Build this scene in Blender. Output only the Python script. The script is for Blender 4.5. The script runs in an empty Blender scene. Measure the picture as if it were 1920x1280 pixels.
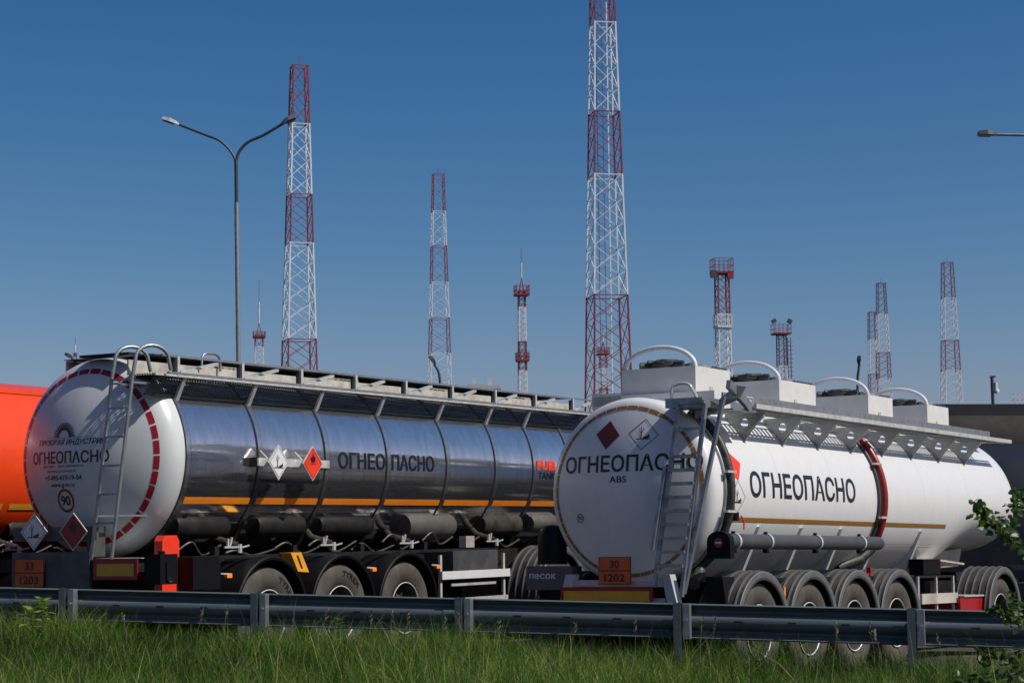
import bpy, bmesh, math, random
import numpy as np
from mathutils import Vector, Matrix
random.seed(7); RNG = np.random.default_rng(11)
sc = bpy.context.scene; COL = sc.collection
PI = math.pi
# ------------------------------------------------------------------ camera, sky, sun
F = 3733.0; H0 = 1020.0; ROLL = math.radians(-0.65); CZ = 1.5
PIT = math.atan((H0 - 640) / F)
CR = Matrix.Rotation(PI/2 + PIT, 3, 'X') @ Matrix.Rotation(ROLL, 3, 'Z')
cd = bpy.data.cameras.new('camera'); cam = bpy.data.objects.new('camera', cd); COL.objects.link(cam)
cd.lens = 70.0; cd.sensor_width = 36.0; cd.clip_start = 0.5; cd.clip_end = 6000
cam.matrix_world = Matrix.Translation((0, 0, CZ)) @ CR.to_4x4()
cd.dof.use_dof = True; cd.dof.focus_distance = 22.0; cd.dof.aperture_fstop = 11
sc.camera = cam
def at(x, y, Y):
    v = CR @ Vector(((x-960)/F, -(y-640)/F, -1)); v *= Y / v.y
    return Vector((0, 0, CZ)) + v
SUN = Vector((0.60, -0.26, 0.765)).normalized()
w = bpy.data.worlds.new('World'); sc.world = w; w.use_nodes = True
nt = w.node_tree; nt.nodes.clear()
sky = nt.nodes.new('ShaderNodeTexSky'); sky.sky_type = 'NISHITA'; sky.sun_disc = False
sky.sun_elevation = math.asin(SUN.z); sky.sun_rotation = math.atan2(SUN.x, SUN.y)
sky.altitude = 1500; sky.air_density = 0.8; sky.dust_density = 5.0; sky.ozone_density = 8.0
bg = nt.nodes.new('ShaderNodeBackground'); bg.inputs['Strength'].default_value = 0.05
wo = nt.nodes.new('ShaderNodeOutputWorld')
# contrast of a polarised, deep blue sky: one power and gain per channel
sep = nt.nodes.new('ShaderNodeSeparateColor'); cmb = nt.nodes.new('ShaderNodeCombineColor'); nt.links.new(sky.outputs[0], sep.inputs[0])
for ch, g_, k_, mx_ in ((0, 2.493, 89.5, 8.5), (1, 1.429, 4.46, 10.), (2, .928, 1.532, 12.)):
    a_ = nt.nodes.new('ShaderNodeMath'); a_.operation = 'MULTIPLY'; a_.inputs[1].default_value = .05
    b_ = nt.nodes.new('ShaderNodeMath'); b_.operation = 'POWER'; b_.inputs[1].default_value = g_
    c_ = nt.nodes.new('ShaderNodeMath'); c_.operation = 'MULTIPLY'; c_.inputs[1].default_value = k_*20
    d_ = nt.nodes.new('ShaderNodeMath'); d_.operation = 'MINIMUM'; d_.inputs[1].default_value = mx_
    nt.links.new(sep.outputs[ch], a_.inputs[0]); nt.links.new(a_.outputs[0], b_.inputs[0]); nt.links.new(b_.outputs[0], c_.inputs[0]); nt.links.new(c_.outputs[0], d_.inputs[0]); nt.links.new(d_.outputs[0], cmb.inputs[ch])
nt.links.new(cmb.outputs[0], bg.inputs[0]); nt.links.new(bg.outputs[0], wo.inputs[0])
ld = bpy.data.lights.new('sun', 'SUN'); ld.energy = 4.7; ld.angle = math.radians(0.5); ld.color = (1, .95, .88)
lo = bpy.data.objects.new('sun', ld); COL.objects.link(lo); lo.rotation_euler = SUN.to_track_quat('Z', 'Y').to_euler()
sc.view_settings.view_transform = 'Standard'; sc.view_settings.look = 'None'
sc.view_settings.exposure = 0.0; sc.view_settings.gamma = 1.0
sc.render.engine = 'CYCLES'; sc.cycles.max_bounces = 8; sc.cycles.transparent_max_bounces = 12

# ------------------------------------------------------------------ materials
def mat(name, col, rough=.5, metal=0., var=.0, scale=6., stretch=(1, 1, 1), col2=None, bump=0., bscale=40., rvar=0., coat=0., spec=.5):
    m = bpy.data.materials.new(name); m.use_nodes = True; n = m.node_tree.nodes; l = m.node_tree.links
    b = n['Principled BSDF']; b.inputs['Roughness'].default_value = rough; b.inputs['Metallic'].default_value = metal
    b.inputs['Base Color'].default_value = (*col, 1); b.inputs['Coat Weight'].default_value = coat
    b.inputs['Specular IOR Level'].default_value = spec
    tc = n.new('ShaderNodeTexCoord'); mp = n.new('ShaderNodeMapping'); mp.inputs['Scale'].default_value = stretch
    l.new(tc.outputs['Object'], mp.inputs[0])
    nz = n.new('ShaderNodeTexNoise'); nz.inputs['Scale'].default_value = scale; nz.inputs['Detail'].default_value = 6; nz.inputs['Roughness'].default_value = .65
    l.new(mp.outputs[0], nz.inputs['Vector'])
    c2 = col2 or tuple(c * (1 - var) for c in col)
    mr = n.new('ShaderNodeMapRange'); mr.inputs[1].default_value = .38; mr.inputs[2].default_value = .66
    l.new(nz.outputs[0], mr.inputs[0])
    mx = n.new('ShaderNodeMix'); mx.data_type = 'RGBA'; mx.inputs[6].default_value = (*col, 1); mx.inputs[7].default_value = (*c2, 1)
    l.new(mr.outputs[0], mx.inputs[0]); l.new(mx.outputs[2], b.inputs['Base Color'])
    if rvar:
        r2 = n.new('ShaderNodeMapRange'); r2.inputs[1].default_value = .35; r2.inputs[2].default_value = .7
        r2.inputs[3].default_value = rough; r2.inputs[4].default_value = rough + rvar
        l.new(nz.outputs[0], r2.inputs[0]); l.new(r2.outputs[0], b.inputs['Roughness'])
    if bump:
        nb = n.new('ShaderNodeTexNoise'); nb.inputs['Scale'].default_value = bscale; nb.inputs['Detail'].default_value = 4
        l.new(tc.outputs['Object'], nb.inputs['Vector'])
        bp = n.new('ShaderNodeBump'); bp.inputs['Strength'].default_value = bump; bp.inputs['Distance'].default_value = .02
        l.new(nb.outputs[0], bp.inputs['Height']); l.new(bp.outputs[0], b.inputs['Normal'])
    return m
M = {}
M['white'] = mat('white_paint', (.63, .63, .635), .26, var=.06, scale=3.5, stretch=(2.0, 2.0, .5), rvar=.12, coat=.15)
M['capwhite'] = mat('cap_paint', (.56, .58, .58), .22, var=.12, scale=2.2, stretch=(1, 1.2, .5), rvar=.12, coat=.1)
M['boxwhite'] = mat('box_paint', (.62, .61, .59), .45, var=.12, scale=4)
M['steel'] = mat('polished_steel', (.88, .88, .89), .05, .97, var=.22, scale=5, stretch=(2.2, 2.2, .35), rvar=.13, bump=.022, bscale=2.2)
M['band'] = mat('band_steel', (.5, .5, .5), .25, 1., var=.3, scale=12, rvar=.2)
M['bandst'] = mat('polished_band', (.78, .78, .78), .10, .95, var=.3, scale=9, rvar=.15)
M['seam'] = mat('dark_seam', (.015, .015, .018), .5)
M['galv'] = mat('galvanised', (.36, .38, .40), .38, .75, var=.35, scale=9, rvar=.2)
M['railsteel'] = mat('guardrail_steel', (.125, .152, .162), .36, .2, var=.3, scale=3, stretch=(.6, .6, 5), rvar=.18)
M['alu'] = mat('aluminium', (.62, .62, .60), .4, .35, var=.3, scale=10)
M['plate'] = mat('bracket_plate', (.42, .42, .40), .4, .6, var=.25, scale=8)
M['beige'] = mat('weathered_board', (.52, .49, .43), .6, .1, var=.4, scale=7, col2=(.33, .30, .26))
M['black'] = mat('black_plastic', (.006, .006, .008), .5, spec=.15, var=.3)
M['blackm'] = mat('black_metal', (.009, .009, .010), .55, spec=.2, var=.4, col2=(.022, .02, .018))
M['dust'] = mat('dusty_underbody', (.02, .018, .016), .8, spec=.2, var=.5, col2=(.06, .05, .04), scale=5)
M['guard'] = mat('mudguard_plastic', (.022, .022, .024), .5, var=.4, col2=(.05, .048, .046), scale=5, rvar=.2)
M['guardl'] = mat('mudguard_edge', (.12, .12, .125), .5, var=.3, scale=6)
M['tyre'] = mat('dusty_tyre', (.042, .036, .031), .85, var=.4, col2=(.085, .072, .06), scale=4, bump=.15)
M['rim'] = mat('wheel_rim', (.06, .055, .05), .5, .2, var=.35, scale=8)
M['hub'] = mat('hub_metal', (.25, .2, .16), .6, .4, var=.4)
M['red'] = mat('red_reflective', (.30, .006, .010), .35, var=.15)
M['ochre'] = mat('ochre_reflective', (.30, .13, .016), .35, var=.25, scale=20)
M['orange'] = mat('orange_stripe', (.95, .26, .012), .45, var=.12)
M['otank'] = mat('orange_paint', (.74, .06, .010), .3, var=.12, scale=2, coat=.3)
M['ink'] = mat('black_lettering', (.008, .010, .016), .4)
M['yellow'] = mat('yellow_plastic', (.80, .34, .03), .45, var=.2)
M['ylw'] = mat('yellow_reflective', (.62, .33, .02), .4, var=.15)
M['placard'] = mat('orange_placard', (.62, .10, .008), .45, var=.2)
M['dkred'] = mat('dark_red_sticker', (.13, .008, .008), .5, var=.2)
M['ext'] = mat('red_plastic', (.80, .045, .015), .3, var=.15)
M['dred'] = mat('dark_red_hose', (.28, .018, .014), .35, var=.25)
M['hose'] = mat('hose_rubber', (.016, .018, .018), .5, var=.5, col2=(.06, .06, .055), scale=20, bump=.2)
M['skirt'] = mat('dusty_panel', (.50, .47, .43), .5, var=.35, col2=(.30, .26, .22), scale=3, stretch=(1, 1, .6))
M['drum'] = mat('dusty_drum', (.085, .078, .068), .6, var=.4, col2=(.05, .045, .04), scale=5)
M['case'] = mat('grey_pipe', (.055, .057, .062), .45, var=.2, scale=4)
M['greybin'] = mat('grey_bin', (.085, .09, .10), .5, var=.2)
M['blueframe'] = mat('bumper_paint', (.45, .47, .5), .4, var=.15)
M['panel'] = mat('steel_panel', (.11, .115, .12), .5, .5, var=.4, scale=5)
M['twr'] = mat('tower_red', (.22, .008, .013), .5, var=.35, col2=(.12, .007, .010), scale=1.5)
M['tww'] = mat('tower_white', (.62, .63, .65), .5, var=.2, scale=1.5)
M['twd'] = mat('tower_dark', (.09, .02, .035), .5, var=.3, scale=1.5)
M['lamp'] = mat('lamp_grey', (.22, .23, .25), .4, .6, var=.2)
M['lampd'] = mat('lamp_dark', (.06, .065, .075), .45, .4, var=.2)
M['greyw'] = mat('grey_wagon', (.045, .052, .066), .55, .0, spec=.2, var=.2, scale=2)
M['darkst'] = mat('dark_steel', (.013, .012, .012), .55, .0, spec=.12, var=.3, scale=2, rvar=.1)
M['redtank'] = mat('red_tank', (.35, .01, .015), .3, var=.2)
M['cab'] = mat('cab_paint', (.06, .066, .08), .3, coat=.4)
M['glass'] = mat('dark_glass', (.01, .012, .015), .05, spec=.8)
M['bark'] = mat('bark', (.09, .065, .045), .9, var=.4, scale=20, bump=.4)
M['bld'] = mat('pale_cladding', (.62, .63, .63), .6, var=.15)

def alpha_holes(m, scale, thr, vec='Generated'):
    n = m.node_tree.nodes; l = m.node_tree.links; b = n['Principled BSDF']
    uv = n.new('ShaderNodeUVMap'); uv.uv_map = 'holes'
    sp = n.new('ShaderNodeSeparateXYZ'); l.new(uv.outputs[0], sp.inputs[0])
    def wave(out, f, ph=0.):
        a = n.new('ShaderNodeMath'); a.operation = 'MULTIPLY_ADD'; a.inputs[1].default_value = f; a.inputs[2].default_value = ph; l.new(out, a.inputs[0])
        s = n.new('ShaderNodeMath'); s.operation = 'SINE'; l.new(a.outputs[0], s.inputs[0]); return s.outputs[0]
    su = wave(sp.outputs[0], scale[0]); sv = wave(sp.outputs[1], scale[1])
    mu = n.new('ShaderNodeMath'); mu.operation = 'MULTIPLY'; l.new(su, mu.inputs[0]); l.new(sv, mu.inputs[1])
    gt = n.new('ShaderNodeMath'); gt.operation = 'LESS_THAN'; gt.inputs[1].default_value = thr; l.new(mu.outputs[0], gt.inputs[0])
    l.new(gt.outputs[0], b.inputs['Alpha'])
M['perf'] = mat('perforated_sheet', (.03, .03, .033), .5, .3, var=.3); alpha_holes(M['perf'], (150., 190.), .30)
M['slot'] = mat('slotted_sheet', (.30, .31, .32), .45, .6, var=.25)

# ------------------------------------------------------------------ mesh helpers
class MB:
    def __init__(s): s.bm = bmesh.new()
    def poly(s, pts):
        vs = [s.bm.verts.new(p) for p in pts]; return s.bm.faces.new(vs)
    def hexa(s, p):   # 8 points: bottom 4 (ccw), top 4
        v = [s.bm.verts.new(q) for q in p]
        for f in ((3,2,1,0),(4,5,6,7),(0,1,5,4),(1,2,6,5),(2,3,7,6),(3,0,4,7)): s.bm.faces.new([v[i] for i in f])
        return s
    def box(s, c, d, mtx=None):
        x, y, z = [q/2 for q in d]; c = Vector(c)
        P = [Vector(q) for q in ((-x,-y,-z),(x,-y,-z),(x,y,-z),(-x,y,-z),(-x,-y,z),(x,-y,z),(x,y,z),(-x,y,z))]
        if mtx is not None: P = [mtx @ q for q in P]
        return s.hexa([c+q for q in P])
    def span(s, a, b): return s.box([(a[i]+b[i])/2 for i in range(3)], [abs(b[i]-a[i]) for i in range(3)])
    def tube(s, pts, r, seg=10, r2=None, caps=True, closed=False):
        pts = [Vector(p) for p in pts]; n = len(pts); rings = []
        up = None
        for i, p in enumerate(pts):
            if closed: t = pts[(i+1) % n] - pts[i-1]
            else: t = pts[min(i+1, n-1)] - pts[max(i-1, 0)]
            t.normalize()
            if up is None:
                up = Vector((0,0,1)) if abs(t.z) < .9 else Vector((1,0,0))
            a = t.cross(up); a.normalize(); b = a.cross(t); up = b
            rr = r if r2 is None else r + (r2-r)*i/(n-1)
            rings.append([s.bm.verts.new(p + a*rr*math.cos(2*PI*k/seg) + b*rr*math.sin(2*PI*k/seg)) for k in range(seg)])
        m = n if closed else n-1
        for i in range(m):
            A, B = rings[i], rings[(i+1) % n]
            for k in range(seg): s.bm.faces.new((A[k], A[(k+1) % seg], B[(k+1) % seg], B[k]))
        if caps and not closed:
            s.bm.faces.new(list(reversed(rings[0]))); s.bm.faces.new(rings[-1])
        return s
    def bar(s, a, b, wd, ht=None):   # square section bar
        a, b = Vector(a), Vector(b); t = (b-a).normalized(); ht = ht or wd
        up = Vector((0,0,1)) if abs(t.z) < .95 else Vector((1,0,0))
        u = t.cross(up).normalized()*wd/2; v = u.cross(t).normalized()*ht/2
        return s.hexa([a-u-v, a+u-v, a+u+v, a-u+v, b-u-v, b+u-v, b+u+v, b-u+v])
    def rev(s, prof, ax='x', c=(0,0,0), n=64, a0=0., a1=2*PI):   # prof [(axial, radius)]
        full = abs(a1-a0-2*PI) < 1e-6; k = n if full else n+1; rings = []
        for (h, r) in prof:
            ring = []
            for i in range(k):
                t = a0 + (a1-a0)*i/n
                q = (h, r*math.cos(t), r*math.sin(t)) if ax == 'x' else (r*math.cos(t), h, r*math.sin(t)) if ax == 'y' else (r*math.cos(t), r*math.sin(t), h)
                ring.append(s.bm.verts.new(Vector(c)+Vector(q)))
            rings.append(ring)
        for A, B in zip(rings, rings[1:]):
            for i in range(n):
                j = (i+1) % k
                try: s.bm.faces.new((A[i], A[j], B[j], B[i]))
                except ValueError: pass
        return s
    def prism(s, poly, ax, a, b):    # 2D polygon extruded along axis ax from a to b
        def P(q, h): return {'x': (h, q[0], q[1]), 'y': (q[0], h, q[1]), 'z': (q[0], q[1], h)}[ax]
        A = [s.bm.verts.new(P(q, a)) for q in poly]; B = [s.bm.verts.new(P(q, b)) for q in poly]
        s.bm.faces.new(A); s.bm.faces.new(list(reversed(B)))
        for i in range(len(poly)):
            j = (i+1) % len(poly); s.bm.faces.new((A[j], A[i], B[i], B[j]))
        return s
    def mesh(s, name, m, smooth=None, bevel=0):
        if bevel:
            bmesh.ops.bevel(s.bm, geom=[e for e in s.bm.edges if len(e.link_faces) == 2 and e.calc_face_angle(0) > .6], offset=bevel, segments=2, affect='EDGES')
        bmesh.ops.remove_doubles(s.bm, verts=s.bm.verts, dist=1e-5)
        bmesh.ops.recalc_face_normals(s.bm, faces=s.bm.faces)
        me = bpy.data.meshes.new(name); s.bm.to_mesh(me); s.bm.free()
        me.materials.append(m)
        if smooth:
            me.polygons.foreach_set('use_smooth', [True]*len(me.polygons))
            if smooth < 3: me.set_sharp_from_angle(angle=smooth)
        return me
    def build(s, name, m, parent=None, smooth=None, bevel=0, label=None):
        o = bpy.data.objects.new(name, s.mesh(name, m, smooth, bevel)); COL.objects.link(o)
        if parent is not None: o.parent = parent
        if label: o['label'] = label
        return o
def tag(o, label, cat, group=None, kind=None):
    if label: o['label'] = label
    if cat: o['category'] = cat
    if group: o['group'] = group
    if kind: o['kind'] = kind
    return o
def empty(name, label, cat, mtx=None, group=None):
    o = bpy.data.objects.new(name, None); COL.objects.link(o); o.empty_display_size = .3
    if mtx is not None: o.matrix_world = mtx
    return tag(o, label, cat, group)
def dup(o, parent=None, loc=None):
    c = o.copy(); COL.objects.link(c); c.parent = parent
    if loc is not None: c.location = loc
    for ch in list(o.children): dup(ch, c)
    return c

# 2D artwork -> surface
def grid_cut(bm, step):
    xs = [v.co.x for v in bm.verts]; ys = [v.co.y for v in bm.verts]
    for ax, lo_, hi in ((0, min(xs), max(xs)), (1, min(ys), max(ys))):
        if step[ax] is None: continue
        k = math.floor(lo_/step[ax])+1
        while k*step[ax] < hi:
            co = [0,0,0]; co[ax] = k*step[ax]; no = [0,0,0]; no[ax] = 1
            bmesh.ops.bisect_plane(bm, geom=bm.verts[:]+bm.edges[:]+bm.faces[:], plane_co=co, plane_no=no); k += 1
def art(name, polys, m, parent, fn, step=(None, None), label=None):
    bm = bmesh.new()
    for p in polys:
        try: bm.faces.new([bm.verts.new((q[0], q[1], 0)) for q in p])
        except ValueError: pass
    bmesh.ops.triangulate(bm, faces=bm.faces)
    grid_cut(bm, step)
    for v in bm.verts: v.co = Vector(fn(v.co.x, v.co.y))
    me = bpy.data.meshes.new(name); bm.to_mesh(me); bm.free(); me.materials.append(m)
    o = bpy.data.objects.new(name, me); COL.objects.link(o); o.parent = parent
    if label: o['label'] = label
    return o
def text_bm(s, bold=.0, shear=0., spacing=1.):
    cu = bpy.data.curves.new('t', 'FONT'); cu.body = s; cu.offset = bold; cu.shear = shear; cu.space_character = spacing; cu.resolution_u = 4
    o = bpy.data.objects.new('t', cu); COL.objects.link(o)
    dg = bpy.context.evaluated_depsgraph_get(); me = bpy.data.meshes.new_from_object(o.evaluated_get(dg))
    bm = bmesh.new(); bm.from_mesh(me)
    bpy.data.objects.remove(o); bpy.data.curves.remove(cu); bpy.data.meshes.remove(me)
    return bm
def lettering(s, m, parent, fn, u0, u1, v0, v1, bold=.012, shear=0., step=(None, None), name='lettering', label=None, spacing=1.):
    bm = text_bm(s, bold, shear, spacing)
    xs = [v.co.x for v in bm.verts]; ys = [v.co.y for v in bm.verts]; a, b, c, d = min(xs), max(xs), min(ys), max(ys)
    for v in bm.verts:
        v.co = ((u0+(v.co.x-a)/(b-a)*(u1-u0)), (v0+(v.co.y-c)/(d-c)*(v1-v0)), 0)
    bmesh.ops.triangulate(bm, faces=bm.faces)
    grid_cut(bm, step)
    for v in bm.verts: v.co = Vector(fn(v.co.x, v.co.y))
    me = bpy.data.meshes.new(name); bm.to_mesh(me); bm.free(); me.materials.append(m)
    o = bpy.data.objects.new(name, me); COL.objects.link(o); o.parent = parent
    if label: o['label'] = label
    return o
def ringpoly(cx, cy, r0, r1, n=32):
    out = []
    for i in range(n):
        a, b = 2*PI*i/n, 2*PI*(i+1)/n
        out.append([(cx+r*math.cos(t), cy+r*math.sin(t)) for r, t in ((r0,a),(r1,a),(r1,b),(r0,b))])
    return out
def line(a, b, w0, w1=None):
    w1 = w0 if w1 is None else w1; d = Vector((b[0]-a[0], b[1]-a[1])); L = d.length; n = Vector((-d.y, d.x))/L/2
    return [(a[0]+n.x*w0, a[1]+n.y*w0), (b[0]+n.x*w1, b[1]+n.y*w1), (b[0]-n.x*w1, b[1]-n.y*w1), (a[0]-n.x*w0, a[1]-n.y*w0)]
def tree_fish(cx, cy, s):   # dead tree and fish pictogram, s = overall size
    T = lambda x, y: (cx+x*s, cy+y*s)
    L = [((-.10,-.22),(-.09,.12),.07,.035),((-.09,.0),(-.22,.16),.03,.015),((-.09,.08),(-.12,.34),.03,.012),((-.09,.05),(.02,.26),.03,.012),
         ((-.13,.18),(-.24,.2),.018,.01),((-.03,.17),(.06,.17),.02,.01),((-.12,.24),(-.18,.3),.015,.008),((-.01,.2),(-.04,.3),.015,.008),((-.34,-.24),(.34,-.24),.045,.045)]
    P = [line(T(*a), T(*b), w0*s, w1*s) for a, b, w0, w1 in L]
    P.append([T(*q) for q in ((-.02,-.2),(.08,-.13),(.18,-.12),(.27,-.02),(.29,-.1),(.33,-.16),(.2,-.21),(.08,-.24))])
    return P
def flame(cx, cy, s):
    T = lambda x, y: (cx+x*s, cy+y*s)
    return [[T(*q) for q in ((-.16,-.12),(-.18,.02),(-.12,.10),(-.11,.02),(-.05,.1),(-.02,.26),(.05,.1),(.08,.04),(.12,.13),(.17,.0),(.15,-.12),(.06,-.17),(-.08,-.17))],
            line(T(-.2,-.22), T(.2,-.22), .03*s)]
def rot(px, py, cx, cy, a): c, s = math.cos(a), math.sin(a); return (cx+(px-cx)*c-(py-cy)*s, cy+(px-cx)*s+(py-cy)*c)

# ------------------------------------------------------------------ vehicle frames (from the two vanishing directions)
def frame(vp, ref, Y, loc):
    d = (CR @ Vector(((vp[0]-960)/F, -(vp[1]-640)/F, -1))).normalized()
    y = Vector((-d.y, d.x, 0)).normalized(); z = d.cross(y)
    R = Matrix((d, y, z)).transposed(); O = at(ref[0], ref[1], Y) - R @ Vector(loc)
    return Matrix.Translation(O) @ R.to_4x4()
ML = frame((3100, 963), (640, 1148), 22.0, (0, -1.22, .53))
MR = frame((3430, 1042), (1604, 1172), 23.5, (0, -1.22, .53))
MO = ML @ Matrix.Translation((-1.5, 3.25, 0))
def plane_z(Mx, x, y):
    n = Mx.col[2].xyz; p = Mx.translation; return p.z - (n.x*(x-p.x)+n.y*(y-p.y))/n.z
MLi = ML.inverted()
def ground(x, y):
    q = MLi @ Vector((x, y, 0)); t = min(1, max(0, (-q.y-1.5)/1.3)); t = t*t*(3-2*t)
    def damp(v, a): return v if abs(v) < a else math.copysign(a+(abs(v)-a)/(1+(abs(v)-a)/30), v)
    xx = damp(x, 25); yy = 24+damp(y-24, 25)
    return plane_z(ML, xx, yy)*(1-t)+plane_z(MR, xx, yy)*t

# ------------------------------------------------------------------ ground
def gsheet(name, xs, ys, zoff, m):
    bm = bmesh.new(); V = [[bm.verts.new((x, y, ground(x, y)+zoff)) for x in xs] for y in ys]
    for j in range(len(ys)-1):
        for i in range(len(xs)-1): bm.faces.new((V[j][i], V[j][i+1], V[j+1][i+1], V[j+1][i]))
    me = bpy.data.meshes.new(name); bm.to_mesh(me); bm.free(); me.materials.append(m)
    me.polygons.foreach_set('use_smooth', [True]*len(me.polygons))
    o = bpy.data.objects.new(name, me); COL.objects.link(o); o['kind'] = 'structure'; return o
M['asphalt'] = mat('asphalt', (.026, .024, .022), .9, var=.5, scale=.8, col2=(.075, .062, .05), bump=.5, bscale=30)
M['soil'] = mat('verge_soil', (.022, .02, .012), .95, var=.5, scale=2, col2=(.05, .042, .026), bump=.6, bscale=20)
ax = sorted(set([-2500,-1200,-600,-300,-150,-80,-50,-35]+[round(-25+.75*i, 3) for i in range(74)]+[35,50,80,150,300,600,1200,2500]))
ay = sorted(set([-600,-200,-60,-20,0,8]+[round(12+.75*i, 3) for i in range(48)]+[52,60,75,100,150,250,500,1000,3000]))
gsheet('ground', ax, ay, 0, M['asphalt'])
KR = .94                                                 # top edge of the rail at first and fifth post
RP0, RP1 = [Vector((0,0,CZ))+(v-Vector((0,0,CZ)))*KR for v in (Vector((-4.49, 20.07, 1.11)), Vector((3.46, 17.61, .90)))]
def verge_z(x, y): return .575-.029*(x+4.5)+.03*math.sin(x*.9+y*.6)+.02*math.sin(2.3*x-y*1.7)
RD = (RP1-RP0)/8.0
def rail_y(x): return RP0.y + (x-RP0.x)*RD.y/RD.x
bm = bmesh.new(); rows = []
for t in [0, 2, 4, 6, 7, 8, 9, 10, 11, 12, 13, 14]:
    row = []
    for i in range(-24, 25):
        x = i*1.0; yb = rail_y(x)+.7; y = -6+(yb+6)*(t/14)
        row.append(bm.verts.new((x, y, verge_z(x, y) if t < 13 else verge_z(x, y)*.7+ground(x, y)*.3 if t == 13 else ground(x, y)+.004)))
    rows.append(row)
for A, B in zip(rows, rows[1:]):
    for i in range(48): bm.faces.new((A[i], A[i+1], B[i+1], B[i]))
me = bpy.data.meshes.new('verge'); bm.to_mesh(me); bm.free(); me.materials.append(M['soil'])
o = bpy.data.objects.new('verge', me); COL.objects.link(o); o['kind'] = 'structure'

# ------------------------------------------------------------------ guardrail
gr = empty('guardrail', 'long grey steel crash barrier running across the grass in front of the tankers', 'guardrail', Matrix.Translation((RP0.x, RP0.y, RP0.z-.8)))
gi = gr.matrix_world.inverted()
rd = RD.normalized(); rn = Vector((-rd.y, rd.x, 0)).normalized(); zz = Vector((0, 0, 1))   # rn points away from the camera
def RL(s, d, z): return gi @ (RP0 + rd*s*1.0 + rn*d + zz*(z-.312)*.96)
W = [(.312,.012),(.300,.004),(.285,.03),(.262,.075),(.245,.086),(.232,.078),(.218,.040),(.203,.014),(.180,.003),(.156,0),(.132,.003),(.109,.014),(.094,.040),(.080,.078),(.067,.086),(.050,.075),(.027,.03),(.012,.004),(0,.012)]
LEN = (RP1-RP0).length; ST = LEN/4
k = 0
for s0 in range(-4, 10, 2):
    b = MB(); off = .0 if k % 2 else .005; k += 1
    a0, a1 = s0*ST-.16, (s0+2)*ST+.16
    for th in (0, 1):
        pass
    A = [b.bm.verts.new(RL(a0, d+off, z)) for z, d in W]; B = [b.bm.verts.new(RL(a1, d+off, z)) for z, d in W]
    A2 = [b.bm.verts.new(RL(a0, d+off+.003, z)) for z, d in W]; B2 = [b.bm.verts.new(RL(a1, d+off+.003, z)) for z, d in W]
    n = len(W)
    for i in range(n-1):
        b.bm.faces.new((A[i], A[i+1], B[i+1], B[i])); b.bm.faces.new((A2[i+1], A2[i], B2[i], B2[i+1]))
    for i in range(n-1):
        b.bm.faces.new((A[i+1], A[i], A2[i], A2[i+1])); b.bm.faces.new((B[i], B[i+1], B2[i+1], B2[i]))
    b.bm.faces.new((A[0], B[0], B2[0], A2[0])); b.bm.faces.new((B[-1], A[-1], A2[-1], B2[-1]))
    b.build('beam', M['railsteel'], gr, smooth=1.2)
for i in range(-3, 9):
    s = i*ST; b = MB(); g = verge_z((RP0+rd*s).x, (RP0+rd*s).y) - (RP0+rd*s).z + .312 - .25
    def bx(s0, s1, d0, d1, z0, z1):
        s0 += .05; s1 += .05
        b.hexa([RL(s+q[0], q[1], q[2]) for q in ((s0,d0,z0),(s1,d0,z0),(s1,d1,z0),(s0,d1,z0),(s0,d0,z1),(s1,d0,z1),(s1,d1,z1),(s0,d1,z1))])
    bx(-.062, -.056, -.115, -.012, g, .318); bx(-.056, .004, -.115, -.109, g, .318); bx(-.056, .004, -.018, -.012, g, .318); 
    b.build('post', M['railsteel'], gr)
    b = MB(); bx(.014, .072, -.085, -.002, .005, .31); b.build('spacer', M['galv'], gr, bevel=.006)
    b = MB(); c = RL(s+.093, -.085, .17); b.tube([c, c-rn*.02], .013, 6); b.build('bolt', M['galv'], gr)
for i in range(-3, 8):
    for f in (.27, .50, .73):
        s = (i+f)*ST; b = MB(); c = RL(s, -.001, .165)
        b.tube([c-rd*.035, c+rd*.035], .007, 6); b.build('slot', M['seam'], gr)

def smooth_path(pts, n=8):
    out = []
    P = [pts[0]]+pts+[pts[-1]]
    for i in range(1, len(P)-2):
        p0, p1, p2, p3 = P[i-1:i+3]
        for k in range(n):
            t = k/n; out.append(.5*((2*p1)+(p2-p0)*t+(2*p0-5*p1+4*p2-p3)*t*t+(3*p1-p0-3*p2+p3)*t**3))
    out.append(pts[-1]); return out

# ------------------------------------------------------------------ dome profiles
def dome(x0, r0, x1, r1, xa):
    d = x1-xa; R = (r1*r1+d*d)/(2*d); sb = r1/R; cb = math.sqrt(1-sb*sb)
    cr = [(xa+R-math.sqrt(R*R-r*r), r) for r in np.linspace(.0, r1, 22)]
    L = math.hypot(x0-x1, r0-r1)*.42; P0, P3 = Vector((x1, r1)), Vector((x0, r0)); P1 = P0+Vector((sb, cb))*L; P2 = P3-Vector((1, 0))*L
    kn = []
    for t in np.linspace(0, 1, 13)[1:]:
        q = P0*(1-t)**3+P1*3*t*(1-t)**2+P2*3*t*t*(1-t)+P3*t**3; kn.append((q.x, q.y))
    prof = cr+kn; rr = np.array([p[1] for p in prof]); xx = np.array([p[0] for p in prof])
    return prof, lambda r: float(np.interp(r, rr, xx))
def capfn(dx, zc, eps=.004):
    return lambda u, v: (dx(math.hypot(u, v-zc))-eps, -u, v)
def sidefn(r, zc, eps=.004, side=-1):
    return lambda u, v: (u, side*math.sqrt(max(1e-6, (r+eps)**2-(v-zc)**2)), v)

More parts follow.
